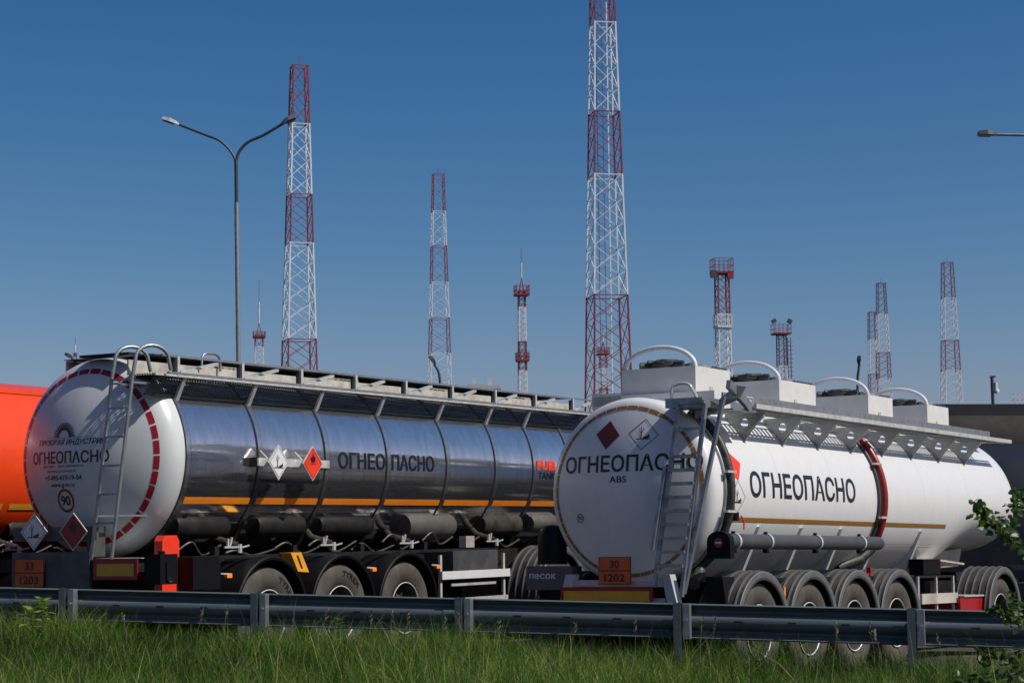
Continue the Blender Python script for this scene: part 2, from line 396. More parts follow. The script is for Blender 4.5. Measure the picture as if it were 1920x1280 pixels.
# ------------------------------------------------------------------ wheels and mudguards (shared)
def tyre_mesh():
    P = [(-.13,.29),(-.165,.33),(-.178,.42),(-.165,.49),(-.145,.52),(-.125,.53)]
    for gx in (-.07, 0., .07): P += [(gx-.008,.53),(gx-.006,.517),(gx+.006,.517),(gx+.008,.53)]
    P += [(.125,.53),(.145,.52),(.165,.49),(.178,.42),(.165,.33),(.13,.29),(-.13,.29)]
    return MB().rev(P, 'y', n=56).mesh('tyre', M['tyre'], .7)
def rim_mesh():
    P = [(-.150,.300),(-.160,.296),(-.160,.284),(-.145,.278),(-.10,.268),(-.02,.262),(-.01,.20),(-.05,.15),(-.11,.13),(-.125,.10),(-.125,0)]
    b = MB().rev(P, 'y', n=48)
    for i in range(10):
        a = 2*PI*i/10; b.tube([(.165*math.cos(a), -.04, .165*math.sin(a)), (.165*math.cos(a), -.075, .165*math.sin(a))], .014, 6)
    return b.mesh('rim', M['rim'], .7)
RTM = MB().rev([(-.150,.292),(-.166,.296),(-.168,.290),(-.160,.283),(-.150,.286),(-.150,.292)], 'y', n=48).mesh('rim_ring', M['boxwhite'], 1.)
TYRE, RIM = tyre_mesh(), rim_mesh()
def wheel(parent, x, y, side, z=.53, lab=None):
    o = bpy.data.objects.new('wheel', TYRE); COL.objects.link(o); o.parent = parent; o.location = (x, y, z)
    if side > 0: o.rotation_euler = (0, 0, PI)
    r = bpy.data.objects.new('rim', RIM); COL.objects.link(r); r.parent = o
    r = bpy.data.objects.new('rim_ring', RTM); COL.objects.link(r); r.parent = o
    return o
def guard_smooth():
    b = MB(); P = [(-.24,.60),(-.245,.625),(-.235,.64),(-.2,.635),(.24,.635),(.24,.625),(-.2,.622),(-.225,.60),(-.24,.60)]
    b.rev(P, 'y', n=40, a0=-.12, a1=PI+.12); return b.mesh('mudguard', M['black'], .6)
def guard_ribbed():
    b = MB(); P = [(-.235,.545),(-.245,.555),(-.245,.625),(-.235,.64)]
    for i in range(5):
        y = -.20+.1*i; P += [(y,.64),(y+.008,.655),(y+.022,.655),(y+.03,.64)]
    P += [(.25,.64),(.25,.628),(-.23,.628),(-.235,.545)]
    b.rev(P, 'y', n=44, a0=-.15, a1=PI+.12); return b.mesh('mudguard', M['guard'], .5)
def guard_edge():
    b = MB(); b.rev([(-.247,.575),(-.2485,.58),(-.2485,.635),(-.242,.645),(-.236,.642),(-.247,.575)], 'y', n=44, a0=-.15, a1=PI+.12)
    for i in range(5):
        y = -.20+.1*i; b.rev([(y+.011,.656),(y+.014,.658),(y+.017,.656)], 'y', n=44, a0=-.15, a1=PI+.12)
    return b.mesh('edge_trim', M['guardl'], .5)
GS, GR_, GE = guard_smooth(), guard_ribbed(), guard_edge()
def guard(parent, x, y, side, ribbed, z=.53, s=1.):
    o = bpy.data.objects.new('mudguard', GR_ if ribbed else GS); COL.objects.link(o); o.parent = parent; o.location = (x, y, z)
    if side > 0: o.rotation_euler = (0, 0, PI)
    o.scale = (s, s, s)
    if ribbed:
        r = bpy.data.objects.new('edge_trim', GE); COL.objects.link(r); r.parent = o
    return o

# ------------------------------------------------------------------ round-tank trailer (steel one and the orange one)
def diamond(parent, x, y, z, h, face, m, pic, ax, lab):
    """hazard plate: ax='x' faces the rear (normal -x), ax='y' faces the side (normal -y)"""
    b = MB(); P = [(0, h), (h*.97, 0), (0, -h), (-h*.97, 0)]
    if ax == 'y': b.prism([(x+p[0], z+p[1]) for p in P], 'y', y-.006, y+.006); fn = lambda u, v: (x+u, y-.0085, z+v)
    else: b.prism([(y+p[0], z+p[1]) for p in P], 'x', x-.006, x+.006); fn = lambda u, v: (x-.0085, y-u, z+v)
    o = b.build('hazard_plate', M['alu'], parent, label=lab)
    k = .93; art('plate_face', [[(p[0]*k, p[1]*k) for p in P]], m, o, fn)
    f2 = (lambda u, v: (x+u, y-.0105, z+v)) if ax == 'y' else (lambda u, v: (x-.0105, y-u, z+v))
    if pic == 'fish': art('pictogram', tree_fish(0, 0, h*1.25), M['ink'], o, f2)
    else:
        art('pictogram', flame(0, h*.28, h*1.35), M['ink'], o, f2)
    k2 = .84; art('border_line', [line((P[i][0]*k2, P[i][1]*k2), (P[(i+1)%4][0]*k2, P[(i+1)%4][1]*k2), .004) for i in range(4)], M['ink'] if pic == 'fish' else M['red'], o, f2)
    return o
def num_plate(parent, x, y, z, w_, h, a, bt):
    b = MB().span((x-.006, y-w_/2-.008, z-h/2-.008), (x+.006, y+w_/2+.008, z+h/2+.008)); o = b.build('number_plate', M['ink'], parent, label='orange hazard number plate reading %s over %s' % (a, bt))
    fn = lambda u, v: (x-.0085, y-u, z+v); g = .006
    art('plate_face', [[(-w_/2, g), (w_/2, g), (w_/2, h/2), (-w_/2, h/2)], [(-w_/2, -h/2), (w_/2, -h/2), (w_/2, -g), (-w_/2, -g)]], M['placard'], o, fn)
    f2 = lambda u, v: (x-.0105, y-u, z+v)
    lettering(a, M['ink'], o, f2, -w_*.16, w_*.16, h*.10, h*.40, .02)
    lettering(bt, M['ink'], o, f2, -w_*.33, w_*.33, -h*.42, -h*.12, .02)
def chassis(T, x0, x1, wheels, ribbed, zt=1.19):
    b = MB()
    for s in (-1, 1): b.span((x0, s*.62-.05, zt-.30), (x1, s*.62+.05, zt-.02))
    for x in np.arange(x0+.1, x1, .95): b.span((x-.04, -.62, zt-.26), (x+.04, .62, zt-.08))
    for s in (-1, 1): b.span((x0, s*1.06-.015, zt-.035), (x1-1.2, s*1.06+.015, zt))
    for x in wheels:
        b.tube([(x, -.85, .53), (x, .85, .53)], .07, 10)
        for s in (-1, 1): b.tube([(x+.12, s*.6, .45), (x+.12, s*.6, .85)], .13, 12)
    b.build('chassis', M['blackm'], T)
    for x in wheels:
        for s in (-1, 1):
            wheel(T, x, s*1.05, s); guard(T, x, s*1.03, s, ribbed)
def saddles(T, xs, zc, r, m):
    for x in xs:
        b = MB(); b.prism([(-.85, zc-math.sqrt(r*r-.85*.85)+.0), (-.58, 1.17), (.58, 1.17), (.85, zc-math.sqrt(r*r-.85*.85)), (.5, zc-r*.86), (0, zc-r+.01), (-.5, zc-r*.86)], 'x', x-.03, x+.03)
        b.build('saddle', m, T)
def lower_gear(T, r, zc, detail=True):
    """hose drums, valves and boxes under the belly"""
    for x0, x1, m in ((-2.3, -1.45, 'blackm'), (-.95, -.1, 'blackm'), (.2, 1.25, 'blackm')):
        MB().rev([(x0,0),(x0,.11),(x0+.05,.13),(x1-.05,.13),(x1,.11),(x1,0)], 'x', (0,-.72,1.49), 20).build('hose_drum', M[m], T, smooth=.6)
    MB().rev([(1.95,0),(1.95,.15),(2.0,.165),(2.95,.165),(3.02,.14),(3.05,0)], 'x', (0,-.74,1.47), 24).build('storage_drum', M['drum'], T, smooth=.6)
    b = MB(); P = [(3.75,0),(3.75,.12)]
    for i in range(9): P += [(3.8+.1*i,.15),(3.83+.1*i,.158),(3.86+.1*i,.15)]
    P += [(4.72,.12),(4.72,0)]; b.rev(P, 'x', (0,-.74,1.48), 20); b.build('storage_drum', M['dust'], T, smooth=.6)
    MB().rev([(4.95,0),(4.95,.1),(5.02,.12),(5.6,.12),(5.66,.08),(5.66,0)], 'x', (0,-.8,1.49), 20).build('storage_drum', M['drum'], T, smooth=.6)
    for x in (-1.75, -.05, 1.55, 3.55):
        b = MB(); b.bar((x,-1.02,1.36), (x,-1.02,1.27), .02); b.bar((x+.07,-1.02,1.37), (x+.03,-1.02,1.27), .018); b.bar((x-.06,-1.02,1.27), (x+.24,-1.02,1.27), .018); b.bar((x+.24,-1.02,1.265), (x+.36,-1.02,1.285), .014)
        b.tube([(x+.2,-1.02,1.21),(x+.2,-1.02,1.3)], .025, 8)
        b.build('valve_handle', M['alu'], T)
        MB().tube([(x+.15,-.6,1.5),(x+.15,-.75,1.35),(x+.2,-.98,1.28)], .045, 10).build('outlet_pipe', M['dust'], T, smooth=1.)
    for x in (-1.9, -.55, .75, 2.1):
        MB().span((x-.035,-1.0,1.17),(x+.035,-.93,1.28)).build('bracket', M['blackm'], T)
def walkway(T, z0, xs, labels=True):
    """folded handrail, posts, perforated strip and planks on top"""
    x0, x1 = xs[0]-.25, xs[-1]+.75
    b = MB(); b.bar((x0,-1.0,3.185),(x1,-1.0,3.185), .022); b.bar((x0+.1,-1.0,3.015),(x1,-1.0,3.015), .03, .02)
    b.build('handrail', M['galv'], T)
    for x in xs:
        MB().span((x-.018,-1.015,3.0),(x+.018,-.98,3.185)).build('rail_post', M['alu'], T)
        MB().span((x-.05,-.985,2.995),(x-.024,-.965,3.16)).build('rail_hinge', M['blackm'], T)
        b = MB(); b.bar((x+.03,-.99,3.025),(x+.88,-.80,3.175), .045, .03); b.build('folding_strut', M['alu'], T)
    b = MB(); b.span((x0-.05,-.62,3.0),(x1,-.60,3.155)); b.build('toe_board', M['beige'], T)
    for x in (-1.45, .75, 2.85, 4.9): MB().span((x-.08,-.61,3.04),(x+.52,-.59,3.185)).build('volume_plate', M['panel2'], T)
    b = MB(); b.span((x0+.4,.60,3.1),(x1,.62,3.235)); b.build('toe_board', M['beige'], T)
    b = MB(); b.span((x0+.35,-.60,3.237),(x1,.60,3.245)); b.build('deck', M['perf2'], T)
    b = MB(); P = [(-1.0,3.0),(-.86,2.80)]
    v = [b.bm.verts.new((x,)+P[k]) for x in (x0-.1, x1) for k in (0,1)]; f = b.bm.faces.new((v[0], v[1], v[3], v[2]))
    uv = b.bm.loops.layers.uv.new('holes')
    for lp in f.loops: lp[uv].uv = (lp.vert.co.x, (3.0-lp.vert.co.z)*1.22)
    b.build('perforated_skirt', M['perf'], T)
    b = MB(); v = [b.bm.verts.new(p) for p in ((x0-.1,-1.0,3.002),(x1,-1.0,3.002),(x1,-.62,3.002),(x0-.1,-.62,3.002))]; f = b.bm.faces.new(v)
    uv = b.bm.loops.layers.uv.new('holes')
    for lp in f.loops: lp[uv].uv = (lp.vert.co.x, lp.vert.co.y)
    b.build('perforated_deck', M['perf'], T)
    MB().bar((x0-.1,-.862,2.797),(x1,-.862,2.797), .02).build('skirt_edge', M['blackm'], T)
    MB().bar((x0-.1,-1.0,2.99),(x1,-1.0,2.99), .022).build('skirt_edge', M['alu'], T)
M['perf2'] = M['panel']; M['panel2'] = mat('plate_grey', (.30, .29, .26), .6, var=.4)
def round_trailer(Mx, lab, tankm, capm, steel):
    T = empty('tanker_trailer', lab, 'tanker', Mx)
    zc, r = 2.2, 1.03; xf = 6.7
    prof, dx = dome(-2.42, r, -2.70, .88, -2.93)
    MB().rev(prof, 'x', (0,0,zc), 128).build('rear_cap', capm, T, smooth=4)
    MB().rev([(-2.42,r-.002),(xf-.0,r-.002)], 'x', (0,0,zc), 160).build('tank_shell', tankm, T, smooth=4)
    p2, _ = dome(xf, r-.002, xf+.28, .88, xf+.5) if False else (None, None)
    MB().rev([(2*xf-2.42+2.42-(-(h+2.42))-xf, rr) for h, rr in []] or [(xf+.51-(.51/1.0)*(h+2.93), rr-.002 if rr > .002 else 0) for h, rr in prof], 'x', (0,0,zc), 96).build('front_cap', capm, T, smooth=4)
    bands = [-2.40,-1.21,.02,1.26,2.58,3.76,4.75,5.75]
    for x in bands:
        if not steel and x > bands[0]: break
        o = MB().rev([(x-.034,r-.001),(x-.034,r+.010),(x+.034,r+.010),(x+.034,r-.001)], 'x', (0,0,zc), 128).build('tank_band', M['bandst'], T, smooth=.5)
        MB().rev([(x-.046,r-.001),(x-.046,r+.008),(x-.034,r+.008)], 'x', (0,0,zc), 128).build('seam', M['seam'], o, smooth=.5)
        MB().rev([(x+.034,r+.008),(x+.042,r+.008),(x+.042,r-.001)], 'x', (0,0,zc), 128).build('seam', M['seam'], o, smooth=.5)
    S = sidefn(r, zc)
    ed = [x+.055 for x in bands[:-1]]; ee = [x-.055 for x in bands[1:]]
    for s_ in (-1, 1):
        fn = sidefn(r, zc, .004, s_)
        art('side_stripe', [[(a, 1.715), (b_, 1.715), (b_, 1.78), (a, 1.78)] for a, b_ in zip(ed, ee)], M['orange'] if steel else M['ylw'], T, fn, (None, .02))
    chassis(T, -2.55, 4.9, (-1.31, 0, 1.31), False)
    saddles(T, (-2.2, -1.2, 0, 1.26, 2.6, 3.8, 4.8), zc, r, M['blackm'])
    lower_gear(T, r, zc)
    MB().span((-2.5,-.62,.86),(2.3,.62,1.16)).build('underframe', M['blackm'], T)
    xs = [-2.53+1.055*i for i in range(9)]
    if steel: walkway(T, 3.0, xs)
    else: MB().bar((-2.6,-.55,3.09),(6,-.55,3.09), .05).build('top_ridge', M['otank'], T)
    for x in bands[:-1] if steel else ():
        MB().bar((x+.0,-.99,3.0),(x,-.875,2.76), .05, .03).build('walkway_bracket', M['alu'], T)
    rr_ = random.Random(3)
    for k in range(9):
        x = -2.3+.75*k; y0 = -.8-.12*rr_.random(); z0 = 1.2+.1*rr_.random(); x2 = x+.5+.5*rr_.random()
        MB().tube(smooth_path([Vector((x,y0,z0)), Vector((x+.15,y0-.05,z0+.12*rr_.random())), Vector(((x+x2)/2,y0-.03,z0-.1*rr_.random())), Vector((x2,y0,z0+.04))], 5), .012, 6).build('air_line', M['hose'], T, smooth=1.)
    # side guard, boxes, lights
    b = MB(); b.span((2.09,-1.235,.83),(3.71,-1.205,.925)); b.build('side_guard', M['white'], T)
    b = MB(); b.span((2.32,-1.22,.745),(3.38,-1.20,.775)); b.span((2.09,-1.235,.5),(3.65,-1.205,.6)); b.build('side_guard', M['alu'], T)
    for x in (2.12, 3.62): MB().span((x-.02,-1.2,.5),(x+.02,-1.17,1.12)).build('guard_post', M['beige'], T)
    MB().span((2.46,-1.16,.90),(3.53,-.75,1.165)).build('tool_box', M['panel'], T, bevel=.008, label='grey steel locker box')
    MB().span((-2.56,-1.22,.86),(-2.13,-.85,1.185)).build('tool_box', M['black'], T, bevel=.02, label='black plastic locker box')
    MB().span((2.95,-1.05,1.20),(3.15,-.95,1.34)).build('control_box', M['skirt'], T, bevel=.01)
    for x in (-2.0, -.0+.62-1.0+.3, 2.02):
        pass
    for x in (-1.98, .655+.0, 2.02):
        MB().span((x-.06,-1.24,.965),(x+.02,-1.2,1.0)).build('side_marker', M['orange'], T, bevel=.005)
        MB().bar((x-.12,-1.2,1.01),(x+.06,-1.2,1.0), .015).build('marker_bracket', M['alu'], T)
    # yellow wheel chock
    b = MB(); b.hexa([(-.80,-1.22,1.0),(-.60,-1.22,.985),(-.60,-1.06,.985),(-.80,-1.06,1.0),(-.93,-1.22,1.2),(-.74,-1.22,1.2),(-.74,-1.06,1.2),(-.93,-1.06,1.2)])
    o = b.build('wheel_chock', M['yellow'], T, bevel=.012)
    MB().hexa([(-.745,-1.224,1.03),(-.715,-1.224,1.03),(-.715,-1.2,1.03),(-.745,-1.2,1.03),(-.83,-1.224,1.17),(-.80,-1.224,1.17),(-.80,-1.2,1.17),(-.83,-1.2,1.17)]).build('recess', M['seam'], o)
    # fire extinguisher case
    b = MB(); b.prism([(-2.80,.60),(-2.54,.60),(-2.54,1.345),(-2.58,1.40),(-2.76,1.40),(-2.80,1.345)], 'y', -1.03, -.93)
    o = b.build('extinguisher_case', M['ext'], T, bevel=.02)
    art('case_label', [[(-2.70,1.17),(-2.60,1.17),(-2.60,1.21),(-2.70,1.21)]], M['white'], o, lambda u, v: (u, -1.0325, v))
    lettering('ПО', M['ext'], o, lambda u, v: (u, -1.0345, v), -2.68, -2.62, 1.18, 1.20, .02)
    # water canister
    b = MB(); b.span((-3.13,-1.28,.93),(-2.87,-1.08,1.22))
    o = b.build('water_canister', M['black'], T, bevel=.06); MB().tube([(-2.99,-1.18,1.21),(-2.99,-1.18,1.25)], .035, 12).build('canister_cap', M['black'], o)
    MB().span((-3.05,-1.295,.97),(-2.95,-1.279,1.14)).build('canister_rib', M['black'], o, bevel=.005)
    MB().rev([(-1.285,0),(-1.30,.02),(-1.30,.03),(-1.285,.035)], 'y', (-3.0,0,.97), 12).build('canister_tap', M['blackm'], o)
    MB().bar((-3.0,-1.09,1.0),(-2.9,-.7,1.0),.04).build('canister_arm', M['blackm'], T)
    # rear
    MB().span((-3.02,-.29,.84),(-2.98,.74,1.25)).build('rear_panel', M['panel'], T, bevel=.006)
    MB().span((-3.01,-.9,1.05),(-2.9,.9,1.17)).build('rear_crossmember', M['blackm'], T)
    MB().span((-2.99,-.35,1.36),(-2.95,.75,1.50)).build('plate_carrier', M['panel'], T)
    for s_ in ((-1,) if steel else (1,)):
        MB().span((-3.045,s_*.64-.28,.975),(-3.03,s_*.64+.28,1.175)).build('rear_marker_board', M['red'], T)
        ob = art('marker_face', [[(-s_*.64-.23,1.01),(-s_*.64+.24,1.01),(-s_*.64+.24,1.13),(-s_*.64-.23,1.13)]], M['ylw'], T, lambda u, v: (-3.048, -u, v))
        MB().span((-3.0,s_*.64-.3,1.18),(-2.7,s_*.64+.3,1.185)).build('rear_step', M['alu'], T)
    MB().span((-2.98,-.30,1.2),(-2.8,-.22,1.5)).build('ladder_foot', M['panel'], T)
    num_plate(T, -3.035, .485, 1.045, .38, .27, '33', '1203')
    return T, dx, zc, r
TL, dxL, ZL, RLd = round_trailer(ML, 'polished stainless steel tank trailer with white rear cap, red dashed ring and black warning lettering', M['steel'], M['capwhite'], True)
C = capfn(dxL, ZL)
n = 36
def dash_ring(T, r0, r1, n, m, fn, zc, frac=.86):
    P = []
    for i in range(n):
        a0 = 2*PI*(i+.5-frac/2)/n; a1 = 2*PI*(i+.5+frac/2)/n
        for j in range(3):
            b0, b1 = a0+(a1-a0)*j/3, a0+(a1-a0)*(j+1)/3
            P.append([(r*math.sin(t), zc+r*math.cos(t)) for r, t in ((r0,b0),(r1,b0),(r1,b1),(r0,b1))])
    return art('reflective_tape', P, m, T, fn, (None, None), 'dashed reflective ring around the rear cap')
dash_ring(TL, .852, .905, 36, M['red'], C, ZL)
st = (.08, .08)
lettering('ОГНЕОПАСНО', M['ink'], TL, C, -.665, .42, 2.14, 2.265, .018, step=st, label='black Cyrillic warning word on rear cap')
lettering('ГРУЗОВАЯ ИНДУСТРИЯ', M['ink'], TL, C, -.55, .385, 2.315, 2.385, .016, .3, step=st)
lettering('+7-495-419-19-04', M['ink'], TL, C, -.44, .09, 1.97, 2.02, .012, step=st)
lettering('www.g-in.ru', M['ink'], TL, C, -.35, -.01, 1.89, 1.945, .008, step=st)
lettering('продажа полуприцепов', M['ink'], TL, C, -.40, .02, 2.045, 2.07, .0, step=st)
lettering('наш опыт  -  ваша уверенность', M['ink'], TL, C, -.46, .12, 2.095, 2.122, .0, step=st)
P = []
for i in range(15):                                   # half tyre emblem
    a = PI*(i+.5)/15; cx, cy = -.155, 2.405
    P.append([(cx+rr*math.cos(t)*1.0, cy+rr*math.sin(t)) for rr, t in ((.085,a-.085),(.15,a-.05),(.15,a+.05),(.085,a+.085))])
    P.append([(cx+rr*math.cos(t)*1.0, cy+rr*math.sin(t)) for rr, t in ((.072,a-.11),(.10,a-.11),(.10,a+.11),(.072,a+.11))])
P.append([(-.40,2.398),(.18,2.398),(.18,2.402),(-.40,2.402)])
art('emblem', P, M['ink'], TL, C, st, 'half tyre emblem on the rear cap')
art('speed_ring', ringpoly(-.16, 1.765, .095, .118), M['red'], TL, C, (None, None))
lettering('90', M['ink'], TL, C, -.225, -.095, 1.715, 1.815, .02, step=st)
diamond(TL, -3.06, .405, 1.455, .185, 0, M['white'], 'fish', 'x', 'white hazard plate with dead tree and fish, at the rear')
diamond(TL, -3.06, -.115, 1.45, .188, 0, M['red'], 'flame', 'x', 'dark red flame hazard plate at the rear')
# side: sign bar, plates, word
b = MB(); b.span((-1.38,-1.14,2.11),(-.09,-1.12,2.195)); b.build('sign_bar', M['alu'], TL)
for x in (-1.35, -.12): MB().span((x-.03,-1.12,2.10),(x+.03,-1.02,2.20)).build('sign_bracket', M['blackm'], TL)
for x in (-1.22, -.60): MB().prism([(-1.14,2.19),(-1.04,2.28),(-1.03,2.14),(-1.12,2.12)], 'x', x-.012, x+.012).build('sign_bracket', M['alu'], TL)
diamond(TL, -1.12, -1.20, 2.15, .19, 0, M['white'], 'fish', 'y', 'white hazard plate with dead tree and fish, on the side bar')
diamond(TL, -.50, -1.20, 2.15, .19, 0, M['ext'], 'flame', 'y', 'bright red flame hazard plate on the side bar')
S = sidefn(RLd, ZL)
st2 = (None, .03)
lettering('ОГНЕО', M['ink'], TL, S, .24, 1.19, 2.115, 2.305, .018, step=st2, label='first half of the black warning word on the side')
lettering('ПАСНО', M['ink'], TL, S, 1.33, 2.26, 2.115, 2.305, .018, step=st2, label='second half of the black warning word on the side')
lettering('FUEL', M['ext'], TL, S, 4.82, 5.40, 2.19, 2.315, .05, step=st2, label='orange block letters')
lettering('TANKS', M['ink'], TL, S, 4.86, 5.40, 2.07, 2.16, .012, step=st2)
for x, t in ((-1.45, '№1  10'), (.75, '4 000'), (2.85, '5900'), (4.9, '9350')):
    lettering(t, M['ink'], TL, lambda u, v: (u, -.6125, v), x, x+.36, 3.115, 3.175, .02)
for wx, a0_, a1_ in ((-1.31, 68, 22), (0, 88, 40)):
    def ft(u, v, wx=wx, a0_=a0_, a1_=a1_):
        a = math.radians(a0_+(a1_-a0_)*u); r = .40+.06*v; return (wx+r*math.cos(a), -1.232, .53+r*math.sin(a))
    lettering('TYREX', M['ink'], TL, ft, 0, 1, 0, 1, .02, step=(.1, None), name='sidewall_lettering')
# top hoop, manholes
b = MB(); b.tube([(-1.72,-.66,3.15),(-1.72,-.66,3.24),(-1.69,-.66,3.28),(-1.63,-.66,3.30),(-1.5,-.66,3.30),(-1.44,-.66,3.28),(-1.41,-.66,3.24),(-1.41,-.66,3.12)], .014, 8); b.build('grab_hoop', M['galv'], TL, smooth=1.)
for x in (-1.1, 1.0, 3.0, 5.0):
    MB().rev([(3.2,.26),(3.29,.26),(3.30,.24),(3.30,0)], 'z', (x, 0, 0), 24).build('manhole', M['panel'], TL, smooth=.5)
# rear ladder of the steel tank: rails with hoops
T = TL; b = MB(); LP = lambda t: (-.40-.245*t, 1.12+1.85*t)
def rail(y0, y1, hy):
    pts = [(-3.12, y0, 1.18), (-3.10, y1, 2.95), (-3.08, y1-.02, 3.12)]
    cx, cy = -3.0, y1-.02
    for i in range(1, 10):
        a = PI*i/10; pts.append((-3.08+.33*(1-math.cos(a))/2*1.0, y1-.02-.15*(1-math.cos(a))/2, 3.13+.14*math.sin(a)))
    pts += [(-2.75, y1-.17, 3.12), (-2.72, y1-.17, 3.03)]
    return pts
b.tube(rail(-.40, -.64, 0), .019, 10); b.build('ladder_rail', M['galv'], T, smooth=1.)
b = MB(); b.tube(rail(-.66, -.90, 0), .019, 10); b.build('ladder_rail', M['galv'], T, smooth=1.)
for i in range(6):
    z = 1.53+.28*i; t = (z-1.18)/1.77; y0 = -.40-.24*t; b = MB(); b.bar((-3.11, y0, z), (-3.11, y0-.26, z), .028, .02); b.build('ladder_rung', M['galv'], T)
for z in (1.6, 2.9):
    t = (z-1.18)/1.77; y0 = -.40-.24*t
    for yy in (y0, y0-.26): MB().bar((-3.1,yy,z),(dxL(math.hypot(yy,z-ZL))+.0,yy,z), .02).build('ladder_bracket', M['galv'], T)
MB().span((-2.72,-.95,2.97),(-2.5,-.62,3.0)).build('rear_platform', M['blackm'], T)
MB().span((-2.75,-.55,3.215),(-2.55,.1,3.24)).build('rear_platform', M['blackm'], T)

TO, dxO, _, _ = round_trailer(MO, 'bright orange tank trailer at the left edge, behind the polished steel one', M['otank'], M['otank'], False)
for c in [c for c in TO.children if c.name.startswith(('extinguisher_case', 'water_canister', 'wheel_chock', 'perforated', 'canister', 'number_plate'))]:
    for g_ in list(c.children):
        for h_ in list(g_.children): bpy.data.objects.remove(h_)
        bpy.data.objects.remove(g_)
    bpy.data.objects.remove(c)
b = MB(); b.tube([(-2.2,-.86,2.86),(-1.3,-.86,2.86)], .03, 10); b.build('top_pipe', M['otank'], TO, smooth=1.)
MB().span((-.01,-.97,.97),(.0,-.40,1.185)).build('rear_marker_board', M['red'], TO); art('marker_face', [[(.45,1.01),(.93,1.01),(.93,1.13),(.45,1.13)]], M['ylw'], TO, lambda u, v: (-.013, -u, v))

# ------------------------------------------------------------------ white stepped tank trailer
T = TR = empty('tanker_trailer', 'white tank trailer with ochre dashed ring, four top boxes and red hose down its side', 'tanker', MR)
ZR, RR = 2.04, 1.02
prof, dxR = dome(-2.86, RR, -3.14, .93, -3.30)
MB().rev(prof, 'x', (0,0,ZR), 128).build('rear_cap', M['white'], T, smooth=4)
b = MB(); secs = [(-2.86,1,1,1)]
secs += [(x,1,1,1) for x in (-2,-1,0,1,2,3,3.5)]
for t in np.linspace(0, 1, 9)[1:]:
    s_ = t*t*(3-2*t); secs.append((3.5+1.5*t, 1, 1-.36*s_, 1))
secs += [(5.3,1,.64,1),(6.1,1,.64,1)]
for t in np.linspace(0, 1, 13)[1:]:
    k_ = math.sqrt(max(0, 1-t*t)); k_ = max(k_, .001); secs.append((6.1+.62*t, k_, .64*k_, k_))
N = 128; rings = []
for (x, a, bb, wy) in secs:
    ring = []
    for i in range(N):
        t = 2*PI*i/N; c_, s_ = math.cos(t), math.sin(t)
        ring.append(b.bm.verts.new((x, RR*wy*c_, ZR + (RR*a*s_ if s_ >= 0 else RR*bb*s_))))
    rings.append(ring)
for A, B in zip(rings, rings[1:]):
    for i in range(N): b.bm.faces.new((A[i], A[(i+1)%N], B[(i+1)%N], B[i]))
b.build('tank_shell', M['white'], T, smooth=4)
C = capfn(dxR, ZR); dash_ring(T, .888, .925, 42, M['ochre'], C, ZR, .93)
lettering('ОГНЕОПАСНО', M['ink'], T, C, -.775, .905, 2.245, 2.43, .018, step=st, label='black Cyrillic warning word on rear cap')
lettering('ABS', M['ink'], T, C, -.155, .06, 2.13, 2.20, .012, step=st)
lettering('90', M['ink'], T, C, -.592, -.532, 1.735, 1.78, .01, step=st); art('speed_ring', ringpoly(-.562, 1.757, .042, .05), M['ink'], T, C)
def dia2(cx, cz, hw, hh, tilt=0.): return [rot(cx+a, cz+b_, cx, cz, tilt) for a, b_ in ((0,hh),(hw,0),(0,-hh),(-hw,0))]
DT = -.08
art('hazard_sticker', [dia2(-.205, 2.65, .155, .158, DT)], M['dkred'], T, C, (.06, .06), 'dark red diamond sticker on rear cap')
d2 = dia2(.235, 2.64, .175, .165, DT)
o = art('hazard_sticker', [line(d2[i], d2[(i+1)%4], .007) for i in range(4)], M['ink'], T, C, (.06, .06), 'outlined dead tree and fish sticker on rear cap')
art('pictogram', [[rot(*q, .235, 2.64, 0) for q in p] for p in tree_fish(.235, 2.65, .24)], M['ink'], o, C, (.06, .06))
for s_ in (-1, 1):
    S = sidefn(RR, ZR, .004, s_); sg = 1 if s_ < 0 else -1
    fl = (lambda u, v: S(u, v)) if s_ < 0 else (lambda u, v: S(-1.7-u, v))
    lettering('ОГНЕОПАСНО', M['ink'], T, fl, -2.27, .55, 1.975, 2.265, .019, step=st2, label='black Cyrillic warning word on the side')
    art('side_stripe', [[(-3.0+.15,1.705),(3.59,1.705),(3.59,1.755),(-3.0+.15,1.755)]], M['ochre'], T, S, (None, .02))
    def S3(u, v, s_=s_): 
        q = min(1, (ZR-v)/(.64*RR)); return (u, s_*(RR+.004)*math.sqrt(1-q*q), v)
    art('side_stripe', [[(5.0,1.80),(6.05,1.80),(6.05,1.845),(5.0,1.845)]], M['ochre'], T, S3, (.1, .02))
S = sidefn(RR, ZR)
o = art('hazard_sticker', [[(-2.76,2.53),(-2.42,2.34),(-2.54,2.15),(-2.76,2.24)]], M['ext'], T, S, (None, .03), 'bright red diamond sticker half behind the hose')
d2 = dia2(-2.56, 1.97, .17, .18)
o = art('hazard_sticker', [line(d2[i], d2[(i+1)%4], .005) for i in range(4)], M['ink'], T, S, (None, .03), 'thin outlined dead tree sticker on the side')
art('pictogram', tree_fish(-2.56, 1.97, .24), M['ink'], o, S, (None, .03))
